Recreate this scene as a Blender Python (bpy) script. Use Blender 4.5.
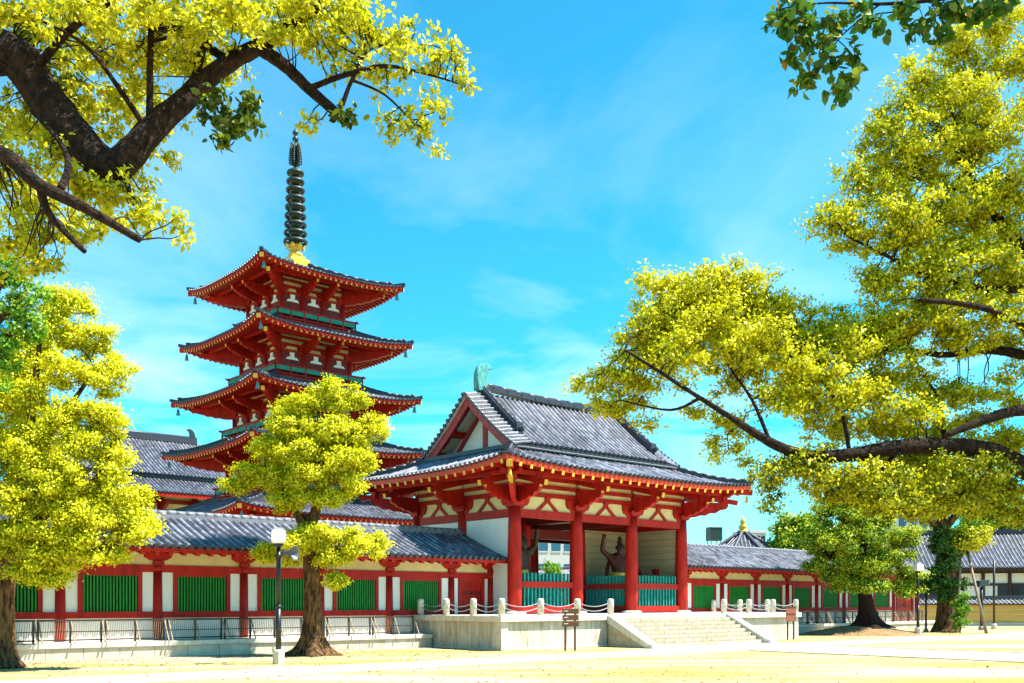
import bpy, math, random
import numpy as np
from mathutils import Vector, Matrix

random.seed(7)
rng = np.random.default_rng(7)
R = math.radians
scene = bpy.context.scene
for _o in list(bpy.data.objects):
    bpy.data.objects.remove(_o)

# ------------------------------------------------------------------ frame
EYE = 1.6
F = 1000.0                     # focal length in pixels of a 1024 wide picture
HOR = 602.6                    # horizon row (level camera with a raised lens)
PHI = math.atan2(.663, .749)   # facade direction
U = Vector((.749, .663, 0)).normalized()
V = Vector((-.663, .749, 0)).normalized()
P0 = Vector((-.355, 32.9, 0))

def AB(a, b, z=0):             # temple plan coordinates -> world
    return P0 + U * a + V * b + Vector((0, 0, z))

def at(px, py, d):             # point seen in this direction at depth d
    return Vector(((px - 512) / F * d, d, EYE + (HOR - py) / F * d))

# ------------------------------------------------------------------ camera
cam = bpy.data.cameras.new("camera")
cam.sensor_width = 36
cam.lens = 36 * F / 1024
cam.shift_y = (HOR - 341.5) / 1024
cam.clip_end = 3000
camo = bpy.data.objects.new("camera", cam)
scene.collection.objects.link(camo)
camo.location = (0, 0, EYE)
camo.rotation_euler = (R(90), 0, 0)
scene.camera = camo

# ------------------------------------------------------------------ light
TOSUN = (U * 1.0 - V * 1.0 + Vector((0, 0, 2.35))).normalized()
SUN_EL = math.asin(TOSUN.z)
SUN_AZ = math.atan2(TOSUN.x, TOSUN.y)
w = bpy.data.worlds.new("World")
scene.world = w
w.use_nodes = True
nt = w.node_tree
nt.nodes.clear()
N = nt.nodes.new
L = nt.links.new
out = N("ShaderNodeOutputWorld")
bg = N("ShaderNodeBackground")
sky = N("ShaderNodeTexSky")
sky.sky_type = 'NISHITA'
sky.sun_disc = False
sky.sun_elevation = SUN_EL
sky.sun_rotation = SUN_AZ
sky.air_density = 1.0
sky.dust_density = 0.3
sky.ozone_density = 1.0
tint = N("ShaderNodeMix"); tint.data_type = 'RGBA'; tint.blend_type = 'MULTIPLY'
tint.inputs[0].default_value = 1.0
tint.inputs[7].default_value = (0.155, 0.96, 1.05, 1)
L(sky.outputs[0], tint.inputs[6])
tc = N("ShaderNodeTexCoord")
sep = N("ShaderNodeSeparateXYZ"); L(tc.outputs['Generated'], sep.inputs[0])
mx = N("ShaderNodeMath"); mx.operation = 'MAXIMUM'; mx.inputs[1].default_value = 0.16
L(sep.outputs[2], mx.inputs[0])
dx = N("ShaderNodeMath"); dx.operation = 'DIVIDE'; L(sep.outputs[0], dx.inputs[0]); L(mx.outputs[0], dx.inputs[1])
dy = N("ShaderNodeMath"); dy.operation = 'DIVIDE'; L(sep.outputs[1], dy.inputs[0]); L(mx.outputs[0], dy.inputs[1])
cmb = N("ShaderNodeCombineXYZ"); L(dx.outputs[0], cmb.inputs[0]); L(dy.outputs[0], cmb.inputs[1])
mp = N("ShaderNodeMapping"); mp.inputs['Scale'].default_value = (0.75, 0.55, 1); mp.inputs['Rotation'].default_value = (0, 0, .5)
L(cmb.outputs[0], mp.inputs[0])
nz = N("ShaderNodeTexNoise"); nz.inputs['Scale'].default_value = 1.1; nz.inputs['Detail'].default_value = 8; nz.inputs['Roughness'].default_value = .56
nz.inputs['Distortion'].default_value = .5
L(mp.outputs[0], nz.inputs['Vector'])
cr = N("ShaderNodeValToRGB")
cr.color_ramp.elements[0].position = .44; cr.color_ramp.elements[0].color = (0, 0, 0, 1)
cr.color_ramp.elements[1].position = .74; cr.color_ramp.elements[1].color = (.75, .75, .75, 1)
L(nz.outputs[0], cr.inputs[0])
# high thin cloud thins out overhead and thickens low down
low = N("ShaderNodeMapRange"); low.inputs[1].default_value = .50; low.inputs[2].default_value = .12
low.inputs[3].default_value = .25; low.inputs[4].default_value = .85
L(sep.outputs[2], low.inputs[0])
cm = N("ShaderNodeMath"); cm.operation = 'MULTIPLY'; L(cr.outputs[0], cm.inputs[0]); L(low.outputs[0], cm.inputs[1])
cl = N("ShaderNodeMix"); cl.data_type = 'RGBA'
cl.inputs[7].default_value = (5.2, 6.3, 6.9, 1)
L(cm.outputs[0], cl.inputs[0]); L(tint.outputs[2], cl.inputs[6])
L(cl.outputs[2], bg.inputs[0])
bg.inputs[1].default_value = 0.092
L(bg.outputs[0], out.inputs[0])

sl = bpy.data.lights.new("sun", 'SUN')
sl.energy = 4.8
sl.angle = R(.5)
sl.color = (1, .95, .86)
so = bpy.data.objects.new("sun", sl)
scene.collection.objects.link(so)
so.rotation_euler = (-TOSUN).to_track_quat('-Z', 'Y').to_euler()
so.location = (60, 20, 80)

vs = scene.view_settings
vs.view_transform = 'Standard'
vs.look = 'None'
vs.exposure = 1.45
vs.gamma = 1
vs.use_curve_mapping = False
scene.cycles.max_bounces = 7
scene.cycles.diffuse_bounces = 1
scene.cycles.transmission_bounces = 4
scene.cycles.use_denoising = True

# ------------------------------------------------------------------ materials
def mat(name, col, rough=.6, var=.12, scale=6, col2=None, bump=0, bscale=30, spec=.3, streak=None):
    m = bpy.data.materials.new(name); m.use_nodes = True
    t = m.node_tree; n = t.nodes; b = n['Principled BSDF']
    b.inputs['Roughness'].default_value = rough
    b.inputs['Specular IOR Level'].default_value = spec
    co = n.new('ShaderNodeTexCoord')
    src = co.outputs['Object']
    if streak:
        mpn = n.new('ShaderNodeMapping'); mpn.inputs['Scale'].default_value = streak
        t.links.new(src, mpn.inputs[0]); src = mpn.outputs[0]
    no = n.new('ShaderNodeTexNoise'); no.inputs['Scale'].default_value = scale
    no.inputs['Detail'].default_value = 6; no.inputs['Roughness'].default_value = .62
    t.links.new(src, no.inputs['Vector'])
    r = n.new('ShaderNodeValToRGB')
    c2 = col2 or tuple(max(0, c * (1 - 2.2 * var)) for c in col)
    r.color_ramp.elements[0].position = .3 if bump < .9 else .40; r.color_ramp.elements[0].color = (*c2, 1)
    r.color_ramp.elements[1].position = .68 if bump < .9 else .60; r.color_ramp.elements[1].color = (*col, 1)
    t.links.new(no.outputs[0], r.inputs[0]); t.links.new(r.outputs[0], b.inputs['Base Color'])
    if bump:
        nb = n.new('ShaderNodeTexNoise'); nb.inputs['Scale'].default_value = bscale; nb.inputs['Detail'].default_value = 5
        t.links.new(src, nb.inputs['Vector'])
        bp = n.new('ShaderNodeBump'); bp.inputs['Strength'].default_value = bump; bp.inputs['Distance'].default_value = .03 if bump < .9 else .09
        t.links.new(nb.outputs[0], bp.inputs['Height']); t.links.new(bp.outputs[0], b.inputs['Normal'])
    return m

M = {}
M['red'] = mat('vermilion_paint', (.52, .017, .007), .5, .2, 2.2, col2=(.25, .010, .007), bump=.12, spec=.2, streak=(2, 2, .5))
M['darkred'] = mat('deep_vermilion', (.22, .010, .007), .5, .2, 3)  # darker vermilion tone for inner beams, ceiling, lower walls and battens
M['orange'] = mat('orange_vermilion', (.66, .06, .008), .45, .1, 3)
M['pinkred'] = mat('faded_red_paint', (.55, .06, .06), .5, .2, 4)
M['cream'] = mat('cream_plaster', (.82, .66, .33), .8, .08, 2)
M['white'] = mat('white_plaster', (.88, .85, .78), .8, .05, 2, streak=(1, 1, .35))
M['beige'] = mat('beige_boards', (.62, .50, .30), .8, .2, 4, streak=(.3, .3, 4))
M['yellow'] = mat('yellow_paint', (.85, .52, .05), .5, .1, 5)
M['teal'] = mat('teal_paint', (.02, .36, .30), .5, .2, 5)
M['green'] = mat('green_paint', (.014, .27, .03), .55, .2, 5, col2=(.008, .16, .02), streak=(3, 3, .6))
M['dgreen'] = mat('green_board', (.005, .06, .01), .6, .2, 4)
M['jade'] = mat('jade_panel', (.02, .28, .17), .5, .15, 5)
M['gold'] = mat('gilded_bronze', (.85, .52, .04), .3, .15, 5, spec=.6)
M['bronze'] = mat('dark_bronze', (.012, .022, .022), .45, .2, 8, col2=(.02, .05, .045), spec=.4)
M['verdigris'] = mat('verdigris_bronze', (.10, .40, .36), .6, .2, 9, col2=(.03, .14, .15), bump=.4, bscale=14, streak=(1, 1, .35))
M['stone'] = mat('pale_granite', (.74, .69, .58), .8, .12, 5, col2=(.52, .47, .38), bump=.15, bscale=40)
M['stone2'] = mat('warm_granite', (.55, .46, .31), .85, .2, 9, col2=(.34, .27, .17), bump=.3, bscale=25)
M['black'] = mat('black_steel', (.015, .015, .017), .4, .2, 5, spec=.5)
M['brown'] = mat('brown_board', (.14, .065, .035), .6, .2, 6, streak=(1, 1, 4))
M['rust'] = mat('reddish_board', (.50, .17, .10), .6, .15, 5)
M['lampwhite'] = mat('opal_glass', (.85, .85, .85), .3, .03, 3)
M['steel'] = mat('grey_steel', (.35, .36, .38), .4, .15, 6, spec=.5)
M['steel2'] = mat('dark_grey_enamel', (.10, .11, .12), .4, .15, 6, spec=.5)
M['wood'] = mat('weathered_pole', (.35, .27, .18), .8, .2, 5, streak=(4, 4, .4))
M['dwood'] = mat('dark_timber', (.06, .035, .025), .7, .2, 4)
M['ochre'] = mat('ochre_clay', (.62, .40, .12), .9, .12, 1.5, streak=(.5, .5, 3))
M['bark'] = mat('camphor_bark', (.26, .13, .045), .95, .3, 5, col2=(.035, .018, .01), bump=1.0, bscale=16, streak=(2.2, 2.2, .55))
M['barkdark'] = mat('dark_bark', (.055, .024, .012), .95, .3, 8, col2=(.006, .003, .002), bump=1.0, bscale=22, streak=(1.6, 1.6, 1.6))
M['earth'] = mat('bare_earth', (.33, .21, .09), .95, .25, 3, col2=(.18, .10, .04), bump=.6, bscale=14)
M['concrete'] = mat('pale_concrete', (.55, .55, .54), .85, .1, 3)
M['bldg'] = mat('painted_concrete', (.62, .62, .66), .8, .06, .4)
M['glass'] = mat('blue_window_glass', (.03, .09, .18), .1, .1, 2, spec=.8)
M['statue'] = mat('red_lacquer_statue', (.13, .034, .020), .45, .3, 5)
M['statue2'] = mat('brown_lacquer_statue', (.09, .06, .03), .5, .3, 5)
M['cloth'] = mat('faded_gilt_cloth', (.22, .16, .06), .6, .2, 6)

def add_joints(m, sx, sz, width=.02, dark=.45, axis='xz'):
    """darker mortar joints of real blocks, a pattern fixed to the object"""
    t = m.node_tree; n = t.nodes; b = n['Principled BSDF']
    src = b.inputs['Base Color'].links[0].from_socket
    co = n.new('ShaderNodeTexCoord'); s = n.new('ShaderNodeSeparateXYZ'); t.links.new(co.outputs['Object'], s.inputs[0])
    ad = n.new('ShaderNodeMath'); ad.operation = 'ADD'; t.links.new(s.outputs[0], ad.inputs[0]); t.links.new(s.outputs[1], ad.inputs[1])
    c = n.new('ShaderNodeCombineXYZ'); t.links.new(ad.outputs[0], c.inputs[0]); t.links.new(s.outputs[2], c.inputs[1])
    br = n.new('ShaderNodeTexBrick'); br.offset = 0.5 if sz < 1 else 0
    br.inputs['Color1'].default_value = (1, 1, 1, 1); br.inputs['Color2'].default_value = (.84, .82, .78, 1)
    br.inputs['Mortar'].default_value = (dark, dark * .9, dark * .8, 1)
    br.inputs['Scale'].default_value = 1; br.inputs['Mortar Size'].default_value = width
    br.inputs['Brick Width'].default_value = sx; br.inputs['Row Height'].default_value = sz
    t.links.new(c.outputs[0], br.inputs['Vector'])
    mm = n.new('ShaderNodeMix'); mm.data_type = 'RGBA'; mm.blend_type = 'MULTIPLY'; mm.inputs[0].default_value = 1
    t.links.new(src, mm.inputs[6]); t.links.new(br.outputs[0], mm.inputs[7]); t.links.new(mm.outputs[2], b.inputs['Base Color'])
    return m
M['slabwall'] = add_joints(mat('granite_slab_wall', (.76, .71, .61), .85, .15, 3, col2=(.42, .36, .27), bump=.12, bscale=40, streak=(2, 2, .5)), .62, 5, .012, .5)
M['plinthwall'] = add_joints(mat('granite_plinth', (.70, .64, .53), .85, .15, 3, col2=(.46, .40, .31), bump=.12, bscale=40), 1.0, 5, .012, .45)
M['steps'] = add_joints(mat('block_steps', (.68, .61, .46), .9, .2, 7, col2=(.38, .33, .23), bump=.35, bscale=25), .55, .145, .014, .5)
M['boards'] = add_joints(mat('beige_board_wall', (.62, .50, .30), .8, .2, 4, col2=(.42, .33, .19), streak=(.3, .3, 3)), 9, .3, .012, .55)

def tile_mat(name, c1, c2):
    m = bpy.data.materials.new(name); m.use_nodes = True
    t = m.node_tree; n = t.nodes; b = n['Principled BSDF']; lk = t.links.new
    uv = n.new('ShaderNodeUVMap'); uv.uv_map = 'UVMap'
    s = n.new('ShaderNodeSeparateXYZ'); lk(uv.outputs[0], s.inputs[0])
    rw = n.new('ShaderNodeMath'); rw.operation = 'FLOOR'; lk(s.outputs[0], rw.inputs[0])
    tl = n.new('ShaderNodeMath'); tl.operation = 'MULTIPLY'; tl.inputs[1].default_value = 1 / .29; lk(s.outputs[1], tl.inputs[0])
    fl = n.new('ShaderNodeMath'); fl.operation = 'FLOOR'; lk(tl.outputs[0], fl.inputs[0])
    fr = n.new('ShaderNodeMath'); fr.operation = 'FRACT'; lk(tl.outputs[0], fr.inputs[0])
    c = n.new('ShaderNodeCombineXYZ'); lk(rw.outputs[0], c.inputs[0]); lk(fl.outputs[0], c.inputs[1])
    wn = n.new('ShaderNodeTexWhiteNoise'); wn.noise_dimensions = '2D'; lk(c.outputs[0], wn.inputs['Vector'])
    r = n.new('ShaderNodeValToRGB')
    r.color_ramp.elements[0].color = (*c1, 1); r.color_ramp.elements[1].color = (*c2, 1)
    lk(wn.outputs[0], r.inputs[0])
    jr = n.new('ShaderNodeValToRGB')
    jr.color_ramp.elements[0].position = .0; jr.color_ramp.elements[0].color = (.25, .25, .28, 1)
    jr.color_ramp.elements[1].position = .12; jr.color_ramp.elements[1].color = (1, 1, 1, 1)
    lk(fr.outputs[0], jr.inputs[0])
    mm = n.new('ShaderNodeMix'); mm.data_type = 'RGBA'; mm.blend_type = 'MULTIPLY'; mm.inputs[0].default_value = 1
    lk(r.outputs[0], mm.inputs[6]); lk(jr.outputs[0], mm.inputs[7])
    co = n.new('ShaderNodeTexCoord'); no = n.new('ShaderNodeTexNoise'); no.inputs['Scale'].default_value = .7; no.inputs['Detail'].default_value = 6
    lk(co.outputs['Object'], no.inputs['Vector'])
    r2 = n.new('ShaderNodeValToRGB'); r2.color_ramp.elements[0].position = .35; r2.color_ramp.elements[0].color = (.62, .62, .60, 1)
    r2.color_ramp.elements[1].position = .62; r2.color_ramp.elements[1].color = (1, 1, 1, 1)
    lk(no.outputs[0], r2.inputs[0])
    m2 = n.new('ShaderNodeMix'); m2.data_type = 'RGBA'; m2.blend_type = 'MULTIPLY'; m2.inputs[0].default_value = 1
    lk(mm.outputs[2], m2.inputs[6]); lk(r2.outputs[0], m2.inputs[7])
    lk(m2.outputs[2], b.inputs['Base Color'])
    b.inputs['Roughness'].default_value = .5
    b.inputs['Specular IOR Level'].default_value = .5
    return m
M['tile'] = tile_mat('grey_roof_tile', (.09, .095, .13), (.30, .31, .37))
M['pan'] = tile_mat('shade_dark_pan_tile', (.006, .007, .015), (.025, .028, .05))  # shade in the gaps between cover rows painted as near-black pan tiles
M['ridgelight'] = mat('light_ridge_tile', (.26, .27, .32), .5, .2, 5, col2=(.10, .105, .13), streak=(.6, .6, 12), spec=.4)
M['ridge'] = mat('ridge_tile', (.035, .038, .055), .45, .2, 6, streak=(.5, .5, 14), spec=.5)

def leaf_mat(name, stops, trans=.33):
    m = bpy.data.materials.new(name); m.use_nodes = True
    t = m.node_tree; n = t.nodes; lk = t.links.new
    n.remove(n['Principled BSDF'])
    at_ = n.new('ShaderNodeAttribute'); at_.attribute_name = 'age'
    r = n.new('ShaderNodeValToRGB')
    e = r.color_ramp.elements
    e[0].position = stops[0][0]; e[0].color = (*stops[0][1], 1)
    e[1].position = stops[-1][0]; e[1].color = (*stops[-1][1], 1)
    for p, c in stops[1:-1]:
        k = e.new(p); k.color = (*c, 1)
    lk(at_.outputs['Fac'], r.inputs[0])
    d = n.new('ShaderNodeBsdfDiffuse'); tr = n.new('ShaderNodeBsdfTranslucent'); g = n.new('ShaderNodeBsdfGlossy')
    g.inputs['Roughness'].default_value = .5; g.inputs['Color'].default_value = (.9, .9, .7, 1)
    lk(r.outputs[0], d.inputs[0])
    lk(r.outputs[0], tr.inputs[0])
    m1 = n.new('ShaderNodeMixShader'); m1.inputs[0].default_value = trans; lk(d.outputs[0], m1.inputs[1]); lk(tr.outputs[0], m1.inputs[2])
    m2 = n.new('ShaderNodeMixShader'); m2.inputs[0].default_value = .035; lk(m1.outputs[0], m2.inputs[1]); lk(g.outputs[0], m2.inputs[2])
    lk(m2.outputs[0], n['Material Output'].inputs[0])
    return m
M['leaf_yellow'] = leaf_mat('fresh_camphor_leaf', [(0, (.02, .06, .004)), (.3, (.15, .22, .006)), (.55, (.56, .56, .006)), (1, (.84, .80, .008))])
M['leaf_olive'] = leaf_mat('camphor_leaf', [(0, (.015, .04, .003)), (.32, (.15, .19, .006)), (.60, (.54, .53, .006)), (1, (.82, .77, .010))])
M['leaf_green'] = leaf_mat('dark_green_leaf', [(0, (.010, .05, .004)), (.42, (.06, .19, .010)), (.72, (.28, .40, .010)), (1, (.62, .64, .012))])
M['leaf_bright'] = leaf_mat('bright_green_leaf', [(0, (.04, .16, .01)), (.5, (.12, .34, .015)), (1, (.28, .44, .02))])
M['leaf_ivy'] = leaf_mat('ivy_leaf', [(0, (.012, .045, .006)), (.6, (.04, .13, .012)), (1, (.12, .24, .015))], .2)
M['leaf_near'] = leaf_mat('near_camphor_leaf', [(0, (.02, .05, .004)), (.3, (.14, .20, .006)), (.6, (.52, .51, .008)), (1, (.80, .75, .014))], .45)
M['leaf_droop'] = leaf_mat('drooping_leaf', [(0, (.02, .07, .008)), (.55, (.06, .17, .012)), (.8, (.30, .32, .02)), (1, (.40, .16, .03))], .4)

# ------------------------------------------------------------------ mesh builder
class MB:
    def __init__(s, off=(0, 0, 0)):
        s.v = []; s.f = []; s.m = []; s.uv = []; s.off = Vector(off); s.smooth = []
    def vert(s, p):
        s.v.append((p[0] + s.off[0], p[1] + s.off[1], p[2] + s.off[2])); return len(s.v) - 1
    def face(s, idx, m=0, uv=None, sm=False):
        s.f.append(tuple(idx)); s.m.append(m); s.uv.append(uv); s.smooth.append(sm)
    def poly(s, pts, m=0, uv=None):
        s.face([s.vert(p) for p in pts], m, uv)
    def box(s, c0, c1, m=0, bev=0):
        x0, y0, z0 = [min(c0[i], c1[i]) for i in range(3)]; x1, y1, z1 = [max(c0[i], c1[i]) for i in range(3)]
        b = min(bev, (x1 - x0) * .3, (y1 - y0) * .3, (z1 - z0) * .3)
        if b <= 0:
            i = [s.vert(p) for p in ((x0, y0, z0), (x1, y0, z0), (x1, y1, z0), (x0, y1, z0), (x0, y0, z1), (x1, y0, z1), (x1, y1, z1), (x0, y1, z1))]
            for f in ((3, 2, 1, 0), (4, 5, 6, 7), (0, 1, 5, 4), (1, 2, 6, 5), (2, 3, 7, 6), (3, 0, 4, 7)):
                s.face([i[k] for k in f], m)
        else:
            s.frustum([(x0 + b, y0 + b), (x1 - b, y0 + b), (x1 - b, y1 - b), (x0 + b, y1 - b)], [(x0, y0), (x1, y0), (x1, y1), (x0, y1)], [z0, z0 + b, z1 - b, z1], m)
    def frustum(s, inn, outr, zs, m=0):
        rings = []
        for z, p in zip(zs, (inn, outr, outr, inn)):
            rings.append([s.vert((q[0], q[1], z)) for q in p])
        n = len(inn)
        s.face(rings[0][::-1], m); s.face(rings[-1], m)
        for a, b in zip(rings, rings[1:]):
            for k in range(n):
                s.face((a[k], a[(k + 1) % n], b[(k + 1) % n], b[k]), m)
    def beam(s, p, q, wd, ht, m=0, up=(0, 0, 1), endm=None):
        """rectangular bar from p to q"""
        p = Vector(p); q = Vector(q); d = (q - p).normalized(); upv = Vector(up)
        sd = d.cross(upv)
        if sd.length < 1e-5: sd = d.cross(Vector((1, 0, 0)))
        sd.normalize(); u2 = sd.cross(d).normalized()
        a = [(-1, -1), (1, -1), (1, 1), (-1, 1)]
        r0 = [s.vert(p + sd * (x * wd / 2) + u2 * (y * ht / 2)) for x, y in a]
        r1 = [s.vert(q + sd * (x * wd / 2) + u2 * (y * ht / 2)) for x, y in a]
        for k in range(4):
            s.face((r0[k], r0[(k + 1) % 4], r1[(k + 1) % 4], r1[k]), m)
        s.face(r0[::-1], m); s.face(r1, m if endm is None else endm)
    def tube(s, pts, radii, n=8, m=0, cap=True, wob=0, sm=True):
        pts = [Vector(p) for p in pts]
        if not hasattr(radii, '__len__'): radii = [radii] * len(pts)
        ref = Vector((0, 0, 1)); prev = None; rings = []
        t0 = (pts[1] - pts[0]).normalized()
        if abs(t0.dot(ref)) > .9: ref = Vector((1, 0, 0))
        sd = t0.cross(ref).normalized()
        for i, p in enumerate(pts):
            t = (pts[min(i + 1, len(pts) - 1)] - pts[max(i - 1, 0)]).normalized()
            sd = (sd - t * sd.dot(t)).normalized(); u2 = t.cross(sd)
            ring = []
            for k in range(n):
                a = 2 * math.pi * k / n
                rr = radii[i] * (1 + (random.uniform(-wob, wob) if wob else 0))
                ring.append(s.vert(p + sd * (math.cos(a) * rr) + u2 * (math.sin(a) * rr)))
            rings.append(ring)
        for a, b in zip(rings, rings[1:]):
            for k in range(n):
                s.face((a[k], a[(k + 1) % n], b[(k + 1) % n], b[k]), m, None, sm)
        if cap:
            s.face(rings[0][::-1], m); s.face(rings[-1], m)
    def lathe(s, prof, n=16, c=(0, 0), m=0, sm=True):
        rings = []
        for r, z in prof:
            rings.append([s.vert((c[0] + r * math.cos(2 * math.pi * k / n), c[1] + r * math.sin(2 * math.pi * k / n), z)) for k in range(n)])
        for a, b in zip(rings, rings[1:]):
            for k in range(n):
                s.face((a[k], a[(k + 1) % n], b[(k + 1) % n], b[k]), m, None, sm)
        s.face(rings[0][::-1], m); s.face(rings[-1], m)
    def prism(s, prof, o, ex, ez, ey, t, m=0, endm=None):
        """outline prof (x,z) in plane ex/ez at origin o, thickness t along ey (centred)"""
        o = Vector(o); ex = Vector(ex); ez = Vector(ez); ey = Vector(ey)
        A = [s.vert(o + ex * x + ez * z - ey * (t / 2)) for x, z in prof]
        B = [s.vert(o + ex * x + ez * z + ey * (t / 2)) for x, z in prof]
        n = len(prof)
        s.face(A, m); s.face(B[::-1], m)
        for k in range(n):
            s.face((A[k], B[k], B[(k + 1) % n], A[(k + 1) % n]), m)
    def build(s, name, mats, parent=None):
        me = bpy.data.meshes.new(name)
        me.from_pydata(s.v, [], s.f)
        if not isinstance(mats, (list, tuple)): mats = [mats]
        for m_ in mats: me.materials.append(m_)
        me.polygons.foreach_set('material_index', s.m)
        me.polygons.foreach_set('use_smooth', s.smooth)
        if any(u is not None for u in s.uv):
            lay = me.uv_layers.new(name='UVMap')
            dat = []
            for f, u in zip(s.f, s.uv):
                dat.extend(u if u is not None else [(0, 0)] * len(f))
            lay.data.foreach_set('uv', np.array(dat, dtype=np.float32).ravel())
        me.update()
        import bmesh
        bm = bmesh.new(); bm.from_mesh(me); bmesh.ops.recalc_face_normals(bm, faces=bm.faces[:]); bm.to_mesh(me); bm.free()
        o = bpy.data.objects.new(name, me)
        scene.collection.objects.link(o)
        if parent is not None: o.parent = parent
        return o

def tag(o, label=None, cat=None, group=None, kind=None):
    if label: o['label'] = label
    if cat: o['category'] = cat
    if group: o['group'] = group
    if kind: o['kind'] = kind
    return o

def thing(name, label, cat, loc, rot=PHI, group=None):
    o = bpy.data.objects.new(name, None)
    o.empty_display_size = .3
    scene.collection.objects.link(o)
    o.location = loc; o.rotation_euler = (0, 0, rot)
    return tag(o, label, cat, group)

def child_copy(o, parent, name=None):
    c = o.copy(); scene.collection.objects.link(c); c.parent = parent
    return c

def copy_tree(o, parent=None):
    c = o.copy(); scene.collection.objects.link(c)
    if parent is not None: c.parent = parent
    for ch in [x for x in CH.get(o.name, [])]:
        copy_tree(ch, c)
    return c
CH = {}
def index_children():
    CH.clear()
    for x in scene.objects:
        if x.parent is not None: CH.setdefault(x.parent.name, []).append(x)

ORD = ['first', 'second', 'third', 'fourth', 'fifth', 'sixth', 'seventh', 'eighth', 'ninth', 'tenth', 'eleventh', 'twelfth', 'thirteenth', 'fourteenth']

# ------------------------------------------------------------------ tiled roofs
def tile_rows(mb, rows, al, r=.075, cap=True, first=0, pan=True, n=5):
    rc = r * 1.0; r = r * .78
    """rows: polylines from eave to top; al: direction along the eave; half-round cover tiles + pan tiles"""
    al = Vector(al)
    lens = []
    for row in rows:
        d = [0]
        for p, q in zip(row, row[1:]): d.append(d[-1] + (Vector(q) - Vector(p)).length)
        lens.append(d)
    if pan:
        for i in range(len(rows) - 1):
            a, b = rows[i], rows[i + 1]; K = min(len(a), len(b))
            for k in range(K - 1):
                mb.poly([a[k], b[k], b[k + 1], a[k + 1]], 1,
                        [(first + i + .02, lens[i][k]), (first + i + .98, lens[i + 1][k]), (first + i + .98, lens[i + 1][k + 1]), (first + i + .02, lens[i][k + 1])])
    for i, row in enumerate(rows):
        if lens[i][-1] < .12: continue
        jr_ = random.uniform(.92, 1.07); jz_ = random.uniform(-.012, .006); js_ = random.uniform(-.012, .012)
        rings = []
        for k, p in enumerate(row):
            p = Vector(p)
            t = (Vector(row[min(k + 1, len(row) - 1)]) - Vector(row[max(k - 1, 0)])).normalized()
            nn = al.cross(t).normalized()
            if nn.z < 0: nn = -nn
            rings.append([mb.vert(p + al * (math.cos(math.pi * j / (n - 1)) * r * jr_ + js_) + nn * (math.sin(math.pi * j / (n - 1)) * r * 1.1 * jr_ - .012 + jz_ + random.uniform(-.004, .004))) for j in range(n)])
        for k in range(len(row) - 1):
            for j in range(n - 1):
                u0 = first + i + .1 + .8 * j / n
                mb.face((rings[k][j], rings[k][j + 1], rings[k + 1][j + 1], rings[k + 1][j]), 0,
                        [(u0, lens[i][k]), (u0, lens[i][k]), (u0, lens[i][k + 1]), (u0, lens[i][k + 1])], True)
        if cap:
            p = Vector(row[0]); t = (Vector(row[1]) - p).normalized(); q = p - t * .03 + Vector((0, 0, .01))
            nn = al.cross(t).normalized()
            if nn.z < 0: nn = -nn
            c = [q + al * (math.cos(2 * math.pi * j / 8) * rc) + nn * (math.sin(2 * math.pi * j / 8) * rc) for j in range(8)]
            back = [x + t * .07 for x in c]
            ci = [mb.vert(x) for x in c]; bi = [mb.vert(x) for x in back]
            mb.face(ci, 2)
            for j in range(8):
                mb.face((ci[j], ci[(j + 1) % 8], bi[(j + 1) % 8], bi[j]), 2)

def hip_z(t, s, H, z0, z1, up, cv=.3):
    c = abs(s) / H
    return z0 + (z1 - z0) * ((1 - cv) * t + cv * t * t) + up * c ** 3.2 * max(0, 1 - t) ** 1.6

FACES = [((0, -1), (1, 0)), ((1, 0), (0, 1)), ((0, 1), (-1, 0)), ((-1, 0), (0, -1))]

def hip_pt(fi, s, t, h, inn, z0, z1, up):
    """h=(hx,hy) eave half sizes, inn=(ix,iy) inner half sizes; point on face fi at along-position s and depth fraction t"""
    (nx, ny), (ax, ay) = FACES[fi]
    hn = h[0] if nx else h[1]; io = inn[0] if nx else inn[1]
    H = h[1] if nx else h[0]
    d = hn + (io - hn) * t
    return Vector((nx * d + ax * s, ny * d + ay * s, hip_z(t, s, H, z0, z1, up)))

def hip_roof(mb, h, inn, z0, z1, up, sp=.27, r=.075, K=6):
    for fi in range(4):
        (nx, ny), (ax, ay) = FACES[fi]
        H = h[1] if nx else h[0]; I = inn[1] if nx else inn[0]
        n = int(2 * H / sp)
        rows = []
        for i in range(n + 1):
            s = -H + .04 + (2 * H - .08) * i / n
            tm = 1 if abs(s) <= I else (H - abs(s)) / (H - I)
            rows.append([hip_pt(fi, s, tm * k / K, h, inn, z0, z1, up) for k in range(K + 1)])
        tile_rows(mb, rows, (ax, ay, 0), r, first=fi * 300)

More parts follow.
